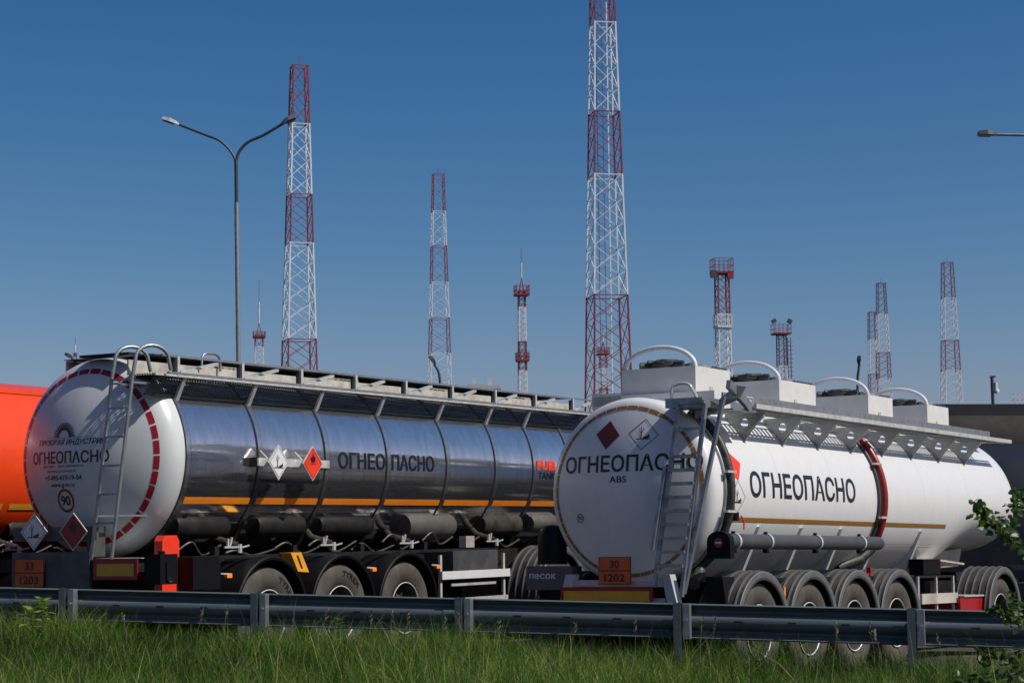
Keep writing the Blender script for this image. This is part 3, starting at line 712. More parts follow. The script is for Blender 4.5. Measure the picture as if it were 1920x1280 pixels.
# top boxes and hoops
def topbox(x0, x1, i):
    o = MB().span((x0,-.47,2.96),(x1,.47,3.43)).build('top_box', M['boxwhite'], T, bevel=.008)
    MB().span((x0+.36*(x1-x0)*1.1,-.478,3.155),(x0+.36*(x1-x0)*1.1+.07,-.4725,3.22)).build('box_latch', M['beige'], o, bevel=.004)
    pts = [(x0+.04+.0*k, .45*math.cos(PI*k/20), 3.42+.24*math.sin(PI*k/20)) for k in range(21)]
    MB().tube(pts, .026, 12).build('hoop', M['tww'], T, smooth=1.)
    for j, (yy, zz_, rr) in enumerate(((.2,3.465,.045),(.0,3.475,.05),(-.18,3.465,.045),(.1,3.50,.03),(-.05,3.50,.03))):
        b = MB(); pts = [(x0+.16+.05*math.sin(j*2+q), yy+.05*q-.1+.02*random.random(), zz_+.012*random.random()) for q in range(5)]; b.tube(pts, rr, 8); 
        b.tube([(x0+.3, yy-.12+.02*j, zz_), (x0+.42, yy+.1, zz_-.01)], rr*.8, 8); b.build('coiled_hose', M['hose'], T, smooth=1.)
    MB().rev([(3.43,.2),(3.45,.2),(3.46,.16),(3.46,.12),(3.49,.12),(3.50,.09),(3.50,0)], 'z', ((x0+x1)/2+.18, -.2, 0), 16).build('manhole', M['plate'], T, smooth=.5)
    b = MB()
    for q in range(14): xx = x0+.45+(x1-x0-.5)*q/13; b.span((xx-.012,-.45,3.43),(xx+.012,-.43,3.445+.012*(q%2)))
    b.build('box_bolts', M['panel'], o)
for i, (a, c_) in enumerate(((-2.46,-1.63),(-.35,.67),(2.29,3.10),(4.33,5.13))): topbox(a, c_, i)
# centre walkway slab and grey side board with slotted shelf
MB().span((-2.50,.46,3.03),(5.9,.84,3.17)).build('toe_board', M['boxwhite'], T)
MB().span((-2.50,-.72,3.0),(-2.46,.84,3.14)).build('rear_board', M['boxwhite'], T)
MB().span((-2.45,-.80,3.0),(5.88,-.78,3.12)).build('toe_board', M['galv'], T, label='long grey side board with maker logo')
art('logo', [line((-2.14,3.03),(-1.72,3.03),.008), line((-2.14,3.105),(-1.72,3.105),.008), line((-2.14,3.03),(-2.14,3.105),.008), line((-1.72,3.03),(-1.72,3.105),.008)], M['white'], T, lambda u, v: (u,-.8025,v))
lettering('Vocem', M['white'], T, lambda u, v: (u,-.8025,v), -2.10, -1.76, 3.042, 3.093, .03)
b = MB(); b.span((-2.3,-1.13,2.935),(5.85,-1.09,2.985)); b.build('folded_handrail', M['alu'], T, bevel=.006)
b = MB(); b.span((-2.3,-1.07,2.935),(5.85,-1.05,2.955)); b.span((-2.3,-1.02,2.935),(5.85,-1.0,2.955)); b.build('folded_handrail', M['galv'], T)
b = MB()                                                # slotted shelf: real slots
x = -2.45
while x < 5.3:
    b.span((x,-1.06,2.915),(x+.05,-.80,2.925)); x += .10
b.span((-2.45,-1.07,2.912),(5.35,-1.05,2.928)); b.span((-2.45,-.82,2.912),(5.35,-.80,2.928))
b.build('slotted_shelf', M['slot'], T)
zt = lambda y: ZR+math.sqrt(RR*RR-y*y)
bxs = [-2.06+.96*k for k in range(8)]
for i, x in enumerate(bxs):
    b = MB(); ys = (-.62,-.68,-.74,-.80,-.85)
    outer = [(-1.10,2.91),(-1.10,2.87),(-.87,2.63)]+[(y, zt(y)+.004) for y in reversed(ys)]+[(-.62,2.91)]
    hc, hr = (-.86, 2.80), .05
    for sx in (x-.006, x+.006):
        ring = [(hc[0]+hr*math.cos(2*PI*k/20), hc[1]+hr*math.sin(2*PI*k/20)) for k in range(20)]
        # annular fill by joining each hole vertex to the outline along its ray
        def hit(a):
            d = (math.cos(a), math.sin(a)); best = None
            for k in range(len(outer)):
                p, q = outer[k], outer[(k+1)%len(outer)]; e = (q[0]-p[0], q[1]-p[1]); den = d[0]*e[1]-d[1]*e[0]
                if abs(den) < 1e-9: continue
                t = ((p[0]-hc[0])*e[1]-(p[1]-hc[1])*e[0])/den; u = ((p[0]-hc[0])*d[1]-(p[1]-hc[1])*d[0])/den
                if t > 0 and -1e-6 <= u <= 1+1e-6 and (best is None or t < best): best = t
            return (hc[0]+d[0]*best, hc[1]+d[1]*best)
        K = 60; H = [(hc[0]+hr*math.cos(2*PI*k/K), hc[1]+hr*math.sin(2*PI*k/K)) for k in range(K)]; O = [hit(2*PI*k/K) for k in range(K)]
        VH = [b.bm.verts.new((sx,)+h) for h in H]; VO = [b.bm.verts.new((sx,)+h) for h in O]
        for k in range(K): b.bm.faces.new((VH[k], VH[(k+1)%K], VO[(k+1)%K], VO[k]))
    o = b.build('walkway_bracket', M['plate'], T)
    MB().bar((x,-1.10,2.87),(x,-.865,2.655), .035, .012).build('bracket_flange', M['alu'], T)
    MB().span((x-.02,-.885,2.60),(x+.02,-.86,2.66)).build('bracket_foot', M['galv'], T)
    if i % 2 == 1:
        MB().bar((x+.02,-.99,2.95),(x+.75,-1.09,2.96), .02).build('folding_strut', M['alu'], T)
for x in (-1.55, -.1, 2.75, 4.35):
    MB().rev([(x-.006,RR-.001),(x-.004,RR+.0022),(x+.004,RR+.0022),(x+.006,RR-.001)], 'x', (0,0,ZR), 96, -.02, PI+.02).build('weld_seam', M['white'], T, smooth=.5)
# hoses along the shell
def arcpipe(x, r, a0, a1, rad, m, name, parent=T):
    pts = [(x, -r*math.cos(a), ZR+r*math.sin(a)) for a in np.linspace(a0, a1, 40)]
    return MB().tube(pts, rad, 12).build(name, m, parent, smooth=1.)
arcpipe(-2.80, RR+.045, .95, -.95, .042, M['hose'], 'black_hose')
arcpipe(-2.885, RR+.015, .95, -1.0, .018, M['galv'], 'steel_pipe')
arcpipe(1.33, RR+.05, .85, -.60, .042, M['dred'], 'red_hose')
arcpipe(1.23, RR+.02, .80, -.60, .02, M['case'], 'steel_pipe')
MB().tube([(1.35,-.88,1.44),(1.2,-.78,1.3),(.9,-.6,1.2)], .06, 10).build('black_hose', M['hose'], T, smooth=1.)
MB().tube([(-2.72,-.80,1.40),(-2.75,-.66,1.26),(-2.9,-.7,1.12),(-3.1,-.75,1.05)], .07, 10).build('black_hose', M['hose'], T, smooth=1.)
for x, a in ((-2.84,.18),(-2.84,-.22),(1.28,.42),(1.28,-.22)):
    y, z = -(RR+.04)*math.cos(a), ZR+(RR+.04)*math.sin(a); MB().box((x,y-.03,z), (.2,.05,.025)).build('hose_clamp', M['alu'], T)
o = MB().box((-2.62,-1.02,1.76), (.05,.05,.09)).build('valve_block', M['blackm'], T); MB().tube([(-2.58,-1.06,1.77),(-2.55,-1.08,1.70),(-2.56,-1.08,1.62)], .010, 6).build('valve_lever', M['ext'], T)
# hose case
MB().rev([(-3.22,0),(-3.22,.082),(.93,.082),(.96,.075),(.96,0)], 'x', (0,-1.13,1.49), 28).build('hose_case', M['case'], T, smooth=.6)
for x in (-2.9,-2.13,-.86,.38):
    o = MB().rev([(x-.02,.082),(x-.02,.092),(x+.02,.092),(x+.02,.082)], 'x', (0,-1.13,1.49), 28).build('case_strap', M['alu'], T, smooth=.5)
    MB().span((x-.04,-1.15,1.575),(x+.0,-1.12,1.60)).build('strap_latch', M['black'], o); MB().span((x-.03,-1.15,1.37),(x+.03,-1.1,1.41)).build('strap_foot', M['black'], o)
b = MB(); b.prism([(-1.29,1.31),(-1.02,1.31),(-1.02,1.49)]+[(-1.155+.135*math.cos(a), 1.49+.105*math.sin(a)) for a in np.linspace(0, PI, 12)], 'x', -3.30, -3.20); o = b.build('case_end_cap', M['black'], T, bevel=.01)
art('cap_sticker', ringpoly(1.155, 1.475, 0.001, .05, 20), M['redtank'], o, lambda u, v: (-3.3025, -u, v)); art('cap_sticker', [[(1.12,1.466),(1.19,1.466),(1.19,1.484),(1.12,1.484)]], M['white'], o, lambda u, v: (-3.3045, -u, v))
# underside skirt, gussets
for s_ in (-1, 1):
    b = MB()
    zq = lambda y: ZR-math.sqrt(RR*RR-y*y)
    for (xa, xb) in ((-2.75, 3.45),):
        b.hexa([(xa,s_*.50,1.12),(xb,s_*.50,1.12),(xb,s_*.47,1.12),(xa,s_*.47,1.12),(xa,s_*.86,zq(.86)-.0),(xb,s_*.86,zq(.86)-.0),(xb,s_*.83,zq(.83)),(xa,s_*.83,zq(.83))])
    b.build('skirt_panel', M['skirt'], T)
    for x in (-1.95,-.85,.25,1.35,2.75):
        MB().hexa([(x-.03,s_*.73,1.12),(x+.03,s_*.73,1.12),(x+.03,s_*.50,1.12),(x-.03,s_*.50,1.12),(x-.03,s_*.985,1.66),(x+.03,s_*.985,1.66),(x+.03,s_*.88,1.66),(x-.03,s_*.88,1.66)]).build('gusset', M['boxwhite'], T, bevel=.01)
b = MB(); b.hexa([(3.6,-.45,1.15),(5.4,-.45,1.2),(5.4,.45,1.2),(3.6,.45,1.15),(3.6,-.5,1.35),(5.4,-.5,1.45),(5.4,.5,1.45),(3.6,.5,1.35)]); b.build('coupler_frame', M['skirt'], T)
chassis(T, -2.9, 3.4, (-2.499,-1.24,0,1.27), True, 1.10)
MB().span((-2.8,-.6,.85),(3.4,.6,1.05)).build('underframe', M['dust'], T)
b = MB(); b.span((2.31,-1.13,.73),(3.56,-1.10,.86)); b.build('side_guard', M['skirt'], T)
b = MB(); b.span((2.31,-1.13,.45),(3.56,-1.10,.56)); b.build('side_guard', M['skirt'], T)
for x in (2.28,2.9,3.5): MB().span((x-.02,-1.1,.4),(x+.02,-1.07,1.08)).build('guard_post', M['alu'], T)
MB().span((2.3,-1.1,1.06),(3.5,-1.0,1.09)).build('side_beam', M['blackm'], T)
MB().span((2.7,-1.0,1.10),(3.3,-.8,1.3)).build('control_box', M['black'], T, bevel=.02)
b = MB(); b.hexa([(3.2,-1.0,1.28),(4.3,-.95,1.22),(4.3,-.6,1.22),(3.2,-.6,1.28),(3.2,-1.0,1.30),(4.3,-.95,1.245),(4.3,-.6,1.245),(3.2,-.6,1.30)]); b.build('coupler_plate', M['skirt'], T)
for x, c_ in ((-1.83,'orange'),(.62,'orange')):
    MB().span((x-.015,-1.2,.86),(x+.015,-1.17,1.0)).build('side_marker', M[c_], T)
    MB().bar((x-.12,-1.15,.97),(x,-1.17,.95), .02).build('marker_bracket', M['alu'], T)
MB().bar((1.0,-.98,1.2),(1.0,-.98,1.0), .05).build('brake_valve', M['redtank'], T); MB().bar((.9,-.98,1.12),(1.12,-.98,1.12), .03).build('brake_valve', M['redtank'], T)
# rear frame of the white tanker
b = MB()
for s_ in (-1, 1):
    b.hexa([(-3.42,s_*.62+.14*s_,.70),(-3.42,s_*.62+.02*s_,.70),(-3.3,s_*.62+.02*s_,.70),(-3.3,s_*.62+.14*s_,.70),(-3.42,s_*.60+.04*s_,1.15),(-3.42,s_*.60-.06*s_,1.15),(-3.3,s_*.60-.06*s_,1.15),(-3.3,s_*.60+.04*s_,1.15)])
b.span((-3.38,-.55,1.02),(-3.34,.58,1.09)); b.span((-3.38,-.9,.55),(-3.30,.9,.66)); b.span((-3.36,-.55,.80),(-3.33,.6,.90))
b.build('rear_frame', M['blueframe'], T)
MB().span((-3.43,-.44,.85),(-3.415,.70,1.015)).build('rear_marker_board', M['red'], T)
art('marker_face', [[(-.66,.87),(.40,.87),(.40,.975),(-.66,.975)]], M['ylw'], T, lambda u, v: (-3.4335, -u, v))
num_plate(T, -3.44, .012, 1.19, .38, .275, '30', '1202')
for y in (-1.0, 1.02):
    MB().hexa([(-3.1,y-.14,.75),(-2.8,y-.14,.75),(-2.8,y+.1,.75),(-3.1,y+.1,.75),(-3.12,y-.1,1.12),(-2.85,y-.1,1.12),(-2.85,y+.1,1.12),(-3.12,y+.1,1.12)]).build('chock_holder', M['black'], T, bevel=.03)
# sand bin and canister on the far rear corner
o = MB().span((-3.15,.72,.98),(-2.95,1.32,1.24)).build('sand_bin', M['greybin'], T, bevel=.02, label='grey bin lettered for sand')
lettering('песок', M['white'], o, lambda u, v: (-3.1525, -u, v), -1.28, -.93, 1.10, 1.16, .02)
MB().rev([(1.26,.17),(1.30,.165),(1.60,.16),(1.68,.11),(1.70,0)], 'z', (-3.0, 1.07, 0), 28).build('water_canister', M['black'], T, smooth=.7)
# ladder of the white tanker
def lad(y0, z0, y1, z1, x0, x1, r_=.02): return MB().bar((x0,y0,z0),(x1,y1,z1), .035, .05)
lad(-.50, 1.02, -.715, 2.95, -3.5, -3.30).build('ladder_rail', M['galv'], T)
lad(-.82, .92, -1.03, 2.92, -3.5, -3.30).build('ladder_rail', M['galv'], T)
lad(-.82, .95, -1.25, 3.0, -3.45, -3.30).build('ladder_strut', M['galv'], T)
lad(-.50, 1.40, -.60, 2.28, -3.53, -3.40).build('ladder_rail', M['galv'], T)
for i in range(13):
    z = 1.24+.1425*i*1.0
    if z > 2.95: break
    t = (z-1.02)/1.93; y0 = -.5-.215*t; x0 = -3.5+.2*t
    if z > 2.3 and i % 2: continue
    MB().box((x0,y0-.16,z), (.09,.32,.034)).build('ladder_rung', M['galv'], T)
b = MB(); b.tube([(-3.28,-.62,2.98),(-3.28,-.62,3.08)]+[(-3.28+.02*math.sin(a), -.735+.115*math.cos(a), 3.10+.06*math.sin(a)) for a in np.linspace(0.2, PI-.2, 8)]+[(-3.2,-.85,3.06),(-3.15,-.86,2.98)], .018, 10); b.build('grab_hoop', M['alu'], T, smooth=1.)
MB().span((-3.32,-1.0,2.90),(-2.9,-.56,3.0)).build('ladder_platform', M['galv'], T, bevel=.01)
MB().prism([(-1.22,3.0),(-1.30,3.12),(-1.20,3.14),(-.95,2.86),(-.70,2.80),(-.70,3.0)], 'x', -2.92, -2.88).build('end_plate', M['plate'], T)
MB().bar((-3.1,-1.2,3.14),(-2.5,-1.15,2.93), .05, .09).build('folded_gate', M['galv'], T)
MB().span((-2.9,-1.15,2.885),(-2.35,-.62,2.90)).build('end_deck', M['slot'], T)

# ------------------------------------------------------------------ tractor units
def tractor(Mx, x0, axles, lab, cabm, tankm, hi=3.05):
    U = empty('tractor_unit', lab, 'truck', Mx @ Matrix.Translation((x0, 0, 0)))
    b = MB()
    for s_ in (-1, 1): b.span((-.9,s_*.42-.05,.80),(6.2,s_*.42+.05,1.0))
    b.span((.2,-.5,1.0),(1.6,.5,1.12)); b.build('chassis', M['blackm'], U)
    for ax_ in axles:
        for s_ in (-1, 1): wheel(U, ax_, s_*1.05, s_); guard(U, ax_, s_*1.03, s_, ax_ < 3, s=1.02)
    MB().prism([(3.0,.9),(5.35,.75),(5.45,1.2),(5.35,2.1),(5.05,hi),(3.1,hi),(3.0,2.8)], 'y', -1.2, 1.2).build('cab', cabm, U, bevel=.06)
    MB().hexa([(5.44,-1.0,1.75),(5.46,-1.0,1.75),(5.46,1.0,1.75),(5.44,1.0,1.75),(5.18,-1.0,2.65),(5.2,-1.0,2.65),(5.2,1.0,2.65),(5.18,1.0,2.65)]).build('windscreen', M['glass'], U)
    for s_ in (-1, 1):
        MB().span((4.2,s_*1.2,1.7),(5.0,s_*1.212,2.5)).build('side_window', M['glass'], U)
        MB().span((2.0 if len(axles) > 2 else 1.2-1.9,s_*1.1,.55),(2.9 if len(axles) > 2 else 0,s_*.7,.98)) if False else None
        MB().span((1.9,s_*1.15,.45),(2.9,s_*.6,.95)).build('fuel_tank', tankm, U, bevel=.05)
    return U
tractor(ML, 3.65, (1.4, 4.6), 'grey tractor unit coupled under the polished steel tanker, ribbed rear mudguards showing', M['cab'], M['panel'])
tractor(MR, 4.95, (0, 3.9), 'tractor unit coupled to the white tanker, black ribbed mudguard at right edge', M['cab'], M['panel'])
TU = tractor(MO, 4.5, (0, 1.35, 4.6), 'tractor unit coupled to the orange tanker at the back', M['otank'], M['panel'])
U = [o for o in COL.objects if o.name == 'tractor_unit.001'][0]
MB().span((-1.45,-1.18,.60),(-.55,-.7,.79)).build('tail_lamp', M['redtank'], U, bevel=.03, label='dark red rear lamp box')
MB().span((-1.35,-1.2,.80),(-.5,-.8,.82)).build('lamp_bracket', M['alu'], U)

# ------------------------------------------------------------------ dark tanker behind, right edge
Mx = Matrix.Translation((14.2, 37.5, ground(12, 37))) @ Matrix.Rotation(math.radians(8), 4, 'Z')
D = empty('tanker_trailer', 'dark polished tank trailer parked behind the white tanker at right edge', 'tanker', Mx)
G = 3.98-ground(12, 37)
b = MB(); h = G
sec = [(-1.2,1.2),(-1.25,1.35),(-1.25,h-1.0),(-1.18,h-.62),(-.98,h-.28),(-.6,h-.07),(0,h-.0),(.6,h-.07),(.98,h-.28),(1.18,h-.62),(1.25,h-1.0),(1.25,1.35),(1.2,1.2)]
b.prism(sec, 'x', -8.6, 6.2); b.build('tank_shell', M['darkst'], D, smooth=.5)
MB().span((-8.5,-1.262,2.3),(6.1,-1.255,h-1.05)).build('side_panel', M['greyw'], D)
for x in (-6, -3, 0, 3, 6): MB().span((x-.03,-1.27,2.3),(x+.03,-1.262,h-1.05)).build('panel_joint', M['band'], D)
b = MB(); b.span((-8.4,-.6,.8),(6,.6,1.18)); b.build('chassis', M['blackm'], D)
for x in (-4.5,-3.2,-1.9,4.2): 
    for s_ in (-1, 1): wheel(D, x, s_*1.05, s_)

# ------------------------------------------------------------------ lattice towers
def tower(name, lab, Y, top, bot, bands, cross=None, rot_=.2, leg=.07, diag=.04, panel=45., rod=0, ladder=False, group='red and white lattice masts', redm='twr', platforms=(), cat='lattice tower', h0=None):
    """top, bot: (x, y, width) in photo pixels at real distance Y; bands: [(y_px, 'r'|'w')...] from the top down"""
    pt, pb = at(top[0], top[1], Y), at(bot[0], bot[1], Y); s = Y/F
    X = (pt.x+pb.x)/2; f = math.cos(rot_)+math.sin(rot_)
    wt, wb = top[2]*s/f, bot[2]*s/f
    zt_, zb = pt.z, pb.z; gz = ground(X, Y) if Y < 100 else 1.0
    W_ = lambda z: wb+(wt-wb)*(z-zb)/(zt_-zb)
    root = empty(name, lab, cat, Matrix.Translation((X, Y, gz)) @ Matrix.Rotation(rot_, 4, 'Z'), group)
    leg *= 1.05 if Y < 250 else .8; diag *= .8 if Y < 250 else .6
    zof = lambda ypx: at(top[0], ypx, Y).z
    edges = [(zof(y), c) for y, c in bands]; edges.append((gz, None))
    hp = panel*s
    for i in range(len(edges)-1):
        z1, c = edges[i]; z0 = edges[i+1][0]; b = MB(); n_ = max(1, round((z1-z0)/hp))
        zs = [z0+(z1-z0)*k/n_ for k in range(n_+1)]
        cs = ((-1,-1),(1,-1),(1,1),(-1,1))
        P = lambda j, z: Vector((cs[j][0]*W_(z)/2, cs[j][1]*W_(z)/2, z-gz))
        for j in range(4): b.bar(P(j, z0), P(j, z1), leg)
        for k in range(n_):
            for j in range(4):
                a, c2 = j, (j+1) % 4
                b.bar(P(a, zs[k]), P(c2, zs[k+1]), diag); b.bar(P(c2, zs[k]), P(a, zs[k+1]), diag)
        for j in range(4): b.bar(P(j, z1-.05), P((j+1) % 4, z1-.05), diag*1.5)
        m = M[redm] if c == 'r' else M['tww'] if c == 'w' else M['twd']
        b.build('red_section' if c == 'r' else 'white_section' if c == 'w' else 'dark_section', m, root)
    if ladder:
        b = MB()
        z1 = zt_; 
        for xx in (-.45, -.05): b.bar((xx*1., .1, 1), (xx*1., .1, z1-gz), .035)
        z = 2.
        while z < z1-gz: b.bar((-.45,.1,z), (-.05,.1,z), .02); z += .5
        b.build('ladder', M['twr'], root); b = MB(); b.bar((.35,.3,1), (.35,.3,z1-gz), .08); b.build('cable_riser', M['tww'], root)
    if rod: MB().bar((0,0,zt_-gz-.1), (0,0,zof(top[1]-rod)-gz), .05).build('lightning_rod', M['twr'], root)
    for (yt, yf, wpx, m) in platforms:     # railing top, floor, width in px
        wf = wpx*s/f/2; z0 = zof(yf)-gz; z1 = zof(yt)-gz; b = MB(); b.box((0,0,z0), (2*wf,2*wf,max(.25, 3*s))); o = b.build('platform', M[m], root)
        b = MB()
        for zz_ in (z1, (z0+z1)/2):
            for j in range(4):
                c0, c1 = cs[j], cs[(j+1)%4]; b.bar((c0[0]*wf,c0[1]*wf,zz_), (c1[0]*wf,c1[1]*wf,zz_), max(.05, diag))
        for j in range(4):
            c0, c1 = cs[j], cs[(j+1)%4]
            for q in range(4):
                p = (c0[0]*wf+(c1[0]-c0[0])*wf*q/4, c0[1]*wf+(c1[1]-c0[1])*wf*q/4); b.bar((*p, z0), (*p, z1), max(.05, diag))
        b.build('railing', M[m], o)
    root['_s'] = s; root['_gz'] = gz
    return root, zof, s, gz
G1 = 'tall tapering red and white lattice masts'
tower('lattice_tower', 'tallest red and white lattice tower, its top cut off by the frame', 130, (1131.5, 0, 45), (1138.5, 745, 85), [(-70,'r'),(45,'w'),(212,'r'),(330,'w'),(555,'r')], rot_=.2, leg=.10, diag=.05, panel=46, ladder=True, group=G1)
tower('lattice_tower', 'second tallest red and white lattice tower, right beside the double-arm street lamp', 165, (560, 124, 35), (562, 690, 70), [(124,'r'),(234,'w'),(366,'r'),(457,'w'),(637,'r')], rot_=.33, leg=.11, diag=.055, panel=36, rod=18, group=G1)
tower('lattice_tower', 'slim red and white lattice tower rising over the middle of the steel tanker', 260, (820.5, 327, 23), (825.5, 710, 45), [(327,'r'),(397,'w'),(462,'r'),(530,'w'),(597,'r'),(663,'w')], rot_=.2, leg=.13, diag=.06, panel=24, rod=12, group=G1)
tower('lattice_tower', 'lone lattice tower above the rightmost white top box', 300, (1775.5, 492, 19), (1785.5, 775, 36), [(492,'r'),(559,'w'),(638,'r'),(695,'w')], rot_=.1, leg=.14, diag=.065, panel=15.5, rod=14, group=G1)
tower('lattice_tower', 'dark topped lattice tower, taller of the close pair at right', 380, (1651.5, 531, 15), (1657, 710, 25), [(531,'d'),(589,'w'),(661,'r'),(710,'w')], rot_=.08, leg=.15, diag=.08, panel=12, rod=9, group=G1)
tower('lattice_tower', 'shorter lattice tower partly hidden behind its taller neighbour at right', 430, (1634.5, 585, 13), (1639, 735, 19), [(585,'d'),(637,'w'),(701,'r')], rot_=.08, leg=.16, diag=.08, panel=11, rod=9, group=G1)
def mast_head(root, zof, s, gz, ytop, ycone, ybase, wpx):
    MB().tube([(0,0,zof(ycone)-gz),(0,0,zof((ytop+ycone)/2)-gz)], 1.3*s, 6).build('antenna', M['tww'], root); MB().tube([(0,0,zof((ytop+ycone)/2)-gz),(0,0,zof(ytop)-gz)], .6*s, 6).build('antenna_tip', M['lamp'], root)
    b = MB()
    for a in range(4):
        c_, s_ = ((-1,-1),(1,-1),(1,1),(-1,1))[a]; b.bar((c_*wpx*s*.35,s_*wpx*s*.35,zof(ybase)-gz),(0,0,zof(ycone)-gz), 1.0*s)
    b.build('antenna_cone', M['twr'], root)
G2 = 'slim antenna masts with railed platforms'
r_ = tower('antenna_mast', 'slim mast with two red railed platforms, white rod on top, centre sky', 240, (978,556,14), (980.5,735,17), [(545,'r'),(576,'w'),(640,'r'),(695,'w')], leg=.10, diag=.06, panel=11, group=G2, platforms=((536,553,30,'twr'),(661,676,26,'twr')), cat='antenna mast'); mast_head(*r_, 465, 521, 550, 14)
r_ = tower('antenna_mast', 'small mast with red platform and long white rod near the lamp pole', 260, (485.5,636,17), (486,690,20), [(628,'r'),(650,'w')], leg=.10, diag=.06, panel=10, group=G2, platforms=((622,632,26,'twr'),), cat='antenna mast'); mast_head(*r_, 525, 606, 630, 14)
r_ = tower('antenna_mast', 'small platform mast seen through the legs of the tallest tower', 300, (1131,662,14), (1132,750,16), [(655,'r'),(690,'w'),(728,'r')], leg=.10, diag=.06, panel=11, group=G2, platforms=((652,664,24,'twr'),), cat='antenna mast'); mast_head(*r_, 610, 640, 660, 12)
r_ = tower('antenna_mast', 'tiny distant mast just over the left edge of the steel tanker cap', 400, (140.5,665,7), (141,705,8), [(662,'r'),(680,'w')], leg=.12, diag=.09, panel=8, group=G2, cat='antenna mast'); mast_head(*r_, 632, 660, 668, 6)
r_, zf, s_, gz_ = tower('floodlight_mast', 'red topped mast with wide railed platform and floodlight box', 240, (1353.5,520,25), (1357,695,28), [(512,'r'),(590,'w')], leg=.14, diag=.07, panel=20, group='floodlight masts', platforms=((486,512,42,'twr'),(590,613,34,'tww')), cat='floodlight mast')
for dx_, zp in ((-20, 516), (12, 517)):
    MB().box((dx_*s_, -.9, zf(zp)-gz_), (12*s_, .5, 14*s_)).build('floodlight', M['lampd'] if dx_ < 0 else M['twr'], r_, bevel=.05)
r_, zf, s_, gz_ = tower('floodlight_mast', 'short dark mast with two floodlights on its platform and side ladder', 300, (1465.5,632,17), (1466,710,18), [(628,'d'),(686,'w')], leg=.14, diag=.08, panel=11, group='floodlight masts', platforms=((608,626,36,'twr'),), cat='floodlight mast')
for dx_ in (-17, 14): MB().box((dx_*s_, -.8, zf(603)-gz_), (8*s_, .5, 7*s_), Matrix.Rotation(.5*(-1 if dx_ < 0 else 1), 3, 'Y')).build('floodlight', M['lampd'], r_, bevel=.05)
b = MB(); b.bar((12*s_,0,zf(632)-gz_),(12*s_,0,0), .12); b.bar((18*s_,0,zf(632)-gz_),(19*s_,0,0), .10)
for k in range(18): b.bar((11*s_,0,zf(640+8*k)-gz_),(22*s_,0,zf(640+8*k)-gz_), .09)
b.build('ladder', M['twd'], r_)

# ------------------------------------------------------------------ street lamps
def lamp_head(parent, a, b_, wd, m1, m2):
    a, b_ = Vector(a), Vector(b_); d = (b_-a).normalized(); u = Vector((0,1,0)); n_ = d.cross(u).normalized()
    if n_.z < 0: n_ = -n_
    L = (b_-a).length
    P = []
    for t, w_, h in ((0,.3,.35),(.25,.8,.8),(.55,1,1),(1,.85,.7)):
        c_ = a+d*L*t; P.append([c_-u*wd*w_*.5-n_*.02, c_+u*wd*w_*.5-n_*.02, c_+u*wd*w_*.4+n_*wd*.35*h, c_-u*wd*w_*.4+n_*wd*.35*h])
    mb = MB(); R_ = [[mb.bm.verts.new(p) for p in r] for r in P]
    for A, B in zip(R_, R_[1:]):
        for i in range(4): mb.bm.faces.new((A[i], A[(i+1)%4], B[(i+1)%4], B[i]))
    mb.bm.faces.new(R_[0]); mb.bm.faces.new(R_[-1])
    o = mb.build('lamp_head', m1, parent, bevel=.01)
    c0 = a+d*L*.35-n_*.03; c1 = a+d*L*.95-n_*.03
    MB().hexa([c0-u*wd*.35-n_*.02, c1-u*wd*.35-n_*.02, c1+u*wd*.35-n_*.02, c0+u*wd*.35-n_*.02, c0-u*wd*.35, c1-u*wd*.35, c1+u*wd*.35, c0+u*wd*.35]).build('lens', m2, o)
Y = 64.; g = ground(-8.87, Y); base = Vector((-8.80, Y, g)); Lm = empty('street_lamp', 'tall grey double-arm street lamp, its arms spread like a Y', 'street lamp', Matrix.Translation(base), 'street lamps over the lorry park')
def LP(x, y, dy=0.): return at(x, y, Y+dy)-base
MB().tube([(0,0,0), LP(447,670), LP(443.5,380)], .075, 14).build('pole', M['galv'], Lm, smooth=1.)
MB().tube([LP(443.5,382), LP(442.5,300)], .06, 12).build('pole_top', M['lampd'], Lm, smooth=1.)
MB().tube(smooth_path([LP(x, y) for x, y in ((442.5,310),(441,300),(434,286),(423,273),(408,262),(385,253),(336,234))]), .042, 10).build('arm', M['lampd'], Lm, smooth=1.)
MB().tube(smooth_path([LP(x, y) for x, y in ((442.5,310),(444,298),(449,284),(457,274),(468,265),(495,253),(532,231))]), .048, 10).build('arm', M['lampd'], Lm, smooth=1.)
lamp_head(Lm, LP(336,234), LP(305,223.5), .30, M['alu'], M['lampd']); lamp_head(Lm, LP(528,233), LP(554,221), .34, M['lamp'], M['lampd'])
def small_lamp(lab, Y, path, head, r_=.06, wd=.4):
    p0 = at(*path[0], Y); base = Vector((p0.x, Y, ground(p0.x, Y) if Y < 100 else .9)); o = empty('street_lamp', lab, 'street lamp', Matrix.Translation(base), 'street lamps over the lorry park')
    pts = [at(x, y, Y)-base for x, y in path]
    MB().tube([(0,0,0)]+smooth_path(pts), r_, 10).build('pole', M['lampd'], o, smooth=1.)
    lamp_head(o, at(*head[0], Y)-base, at(*head[1], Y)-base, wd, M['lampd'], M['lamp'])
small_lamp('dark curved street lamp peeking over the steel tanker walkway, left of the slim tower', 90, [(825,720),(824,705),(821,694),(814,682)], ((816,684),(804,668)))
small_lamp('dark street lamp standing upright behind the third white top box', 90, [(1608,740),(1608,710),(1610,692),(1611,682)], ((1611.5,684),(1611.5,667)), .06, .32)
small_lamp('small street lamp leaning over the left rim of the steel tanker cap', 90, [(162,700),(150,685),(143,678),(135,671)], ((136,672),(122,664)), .07, .35)
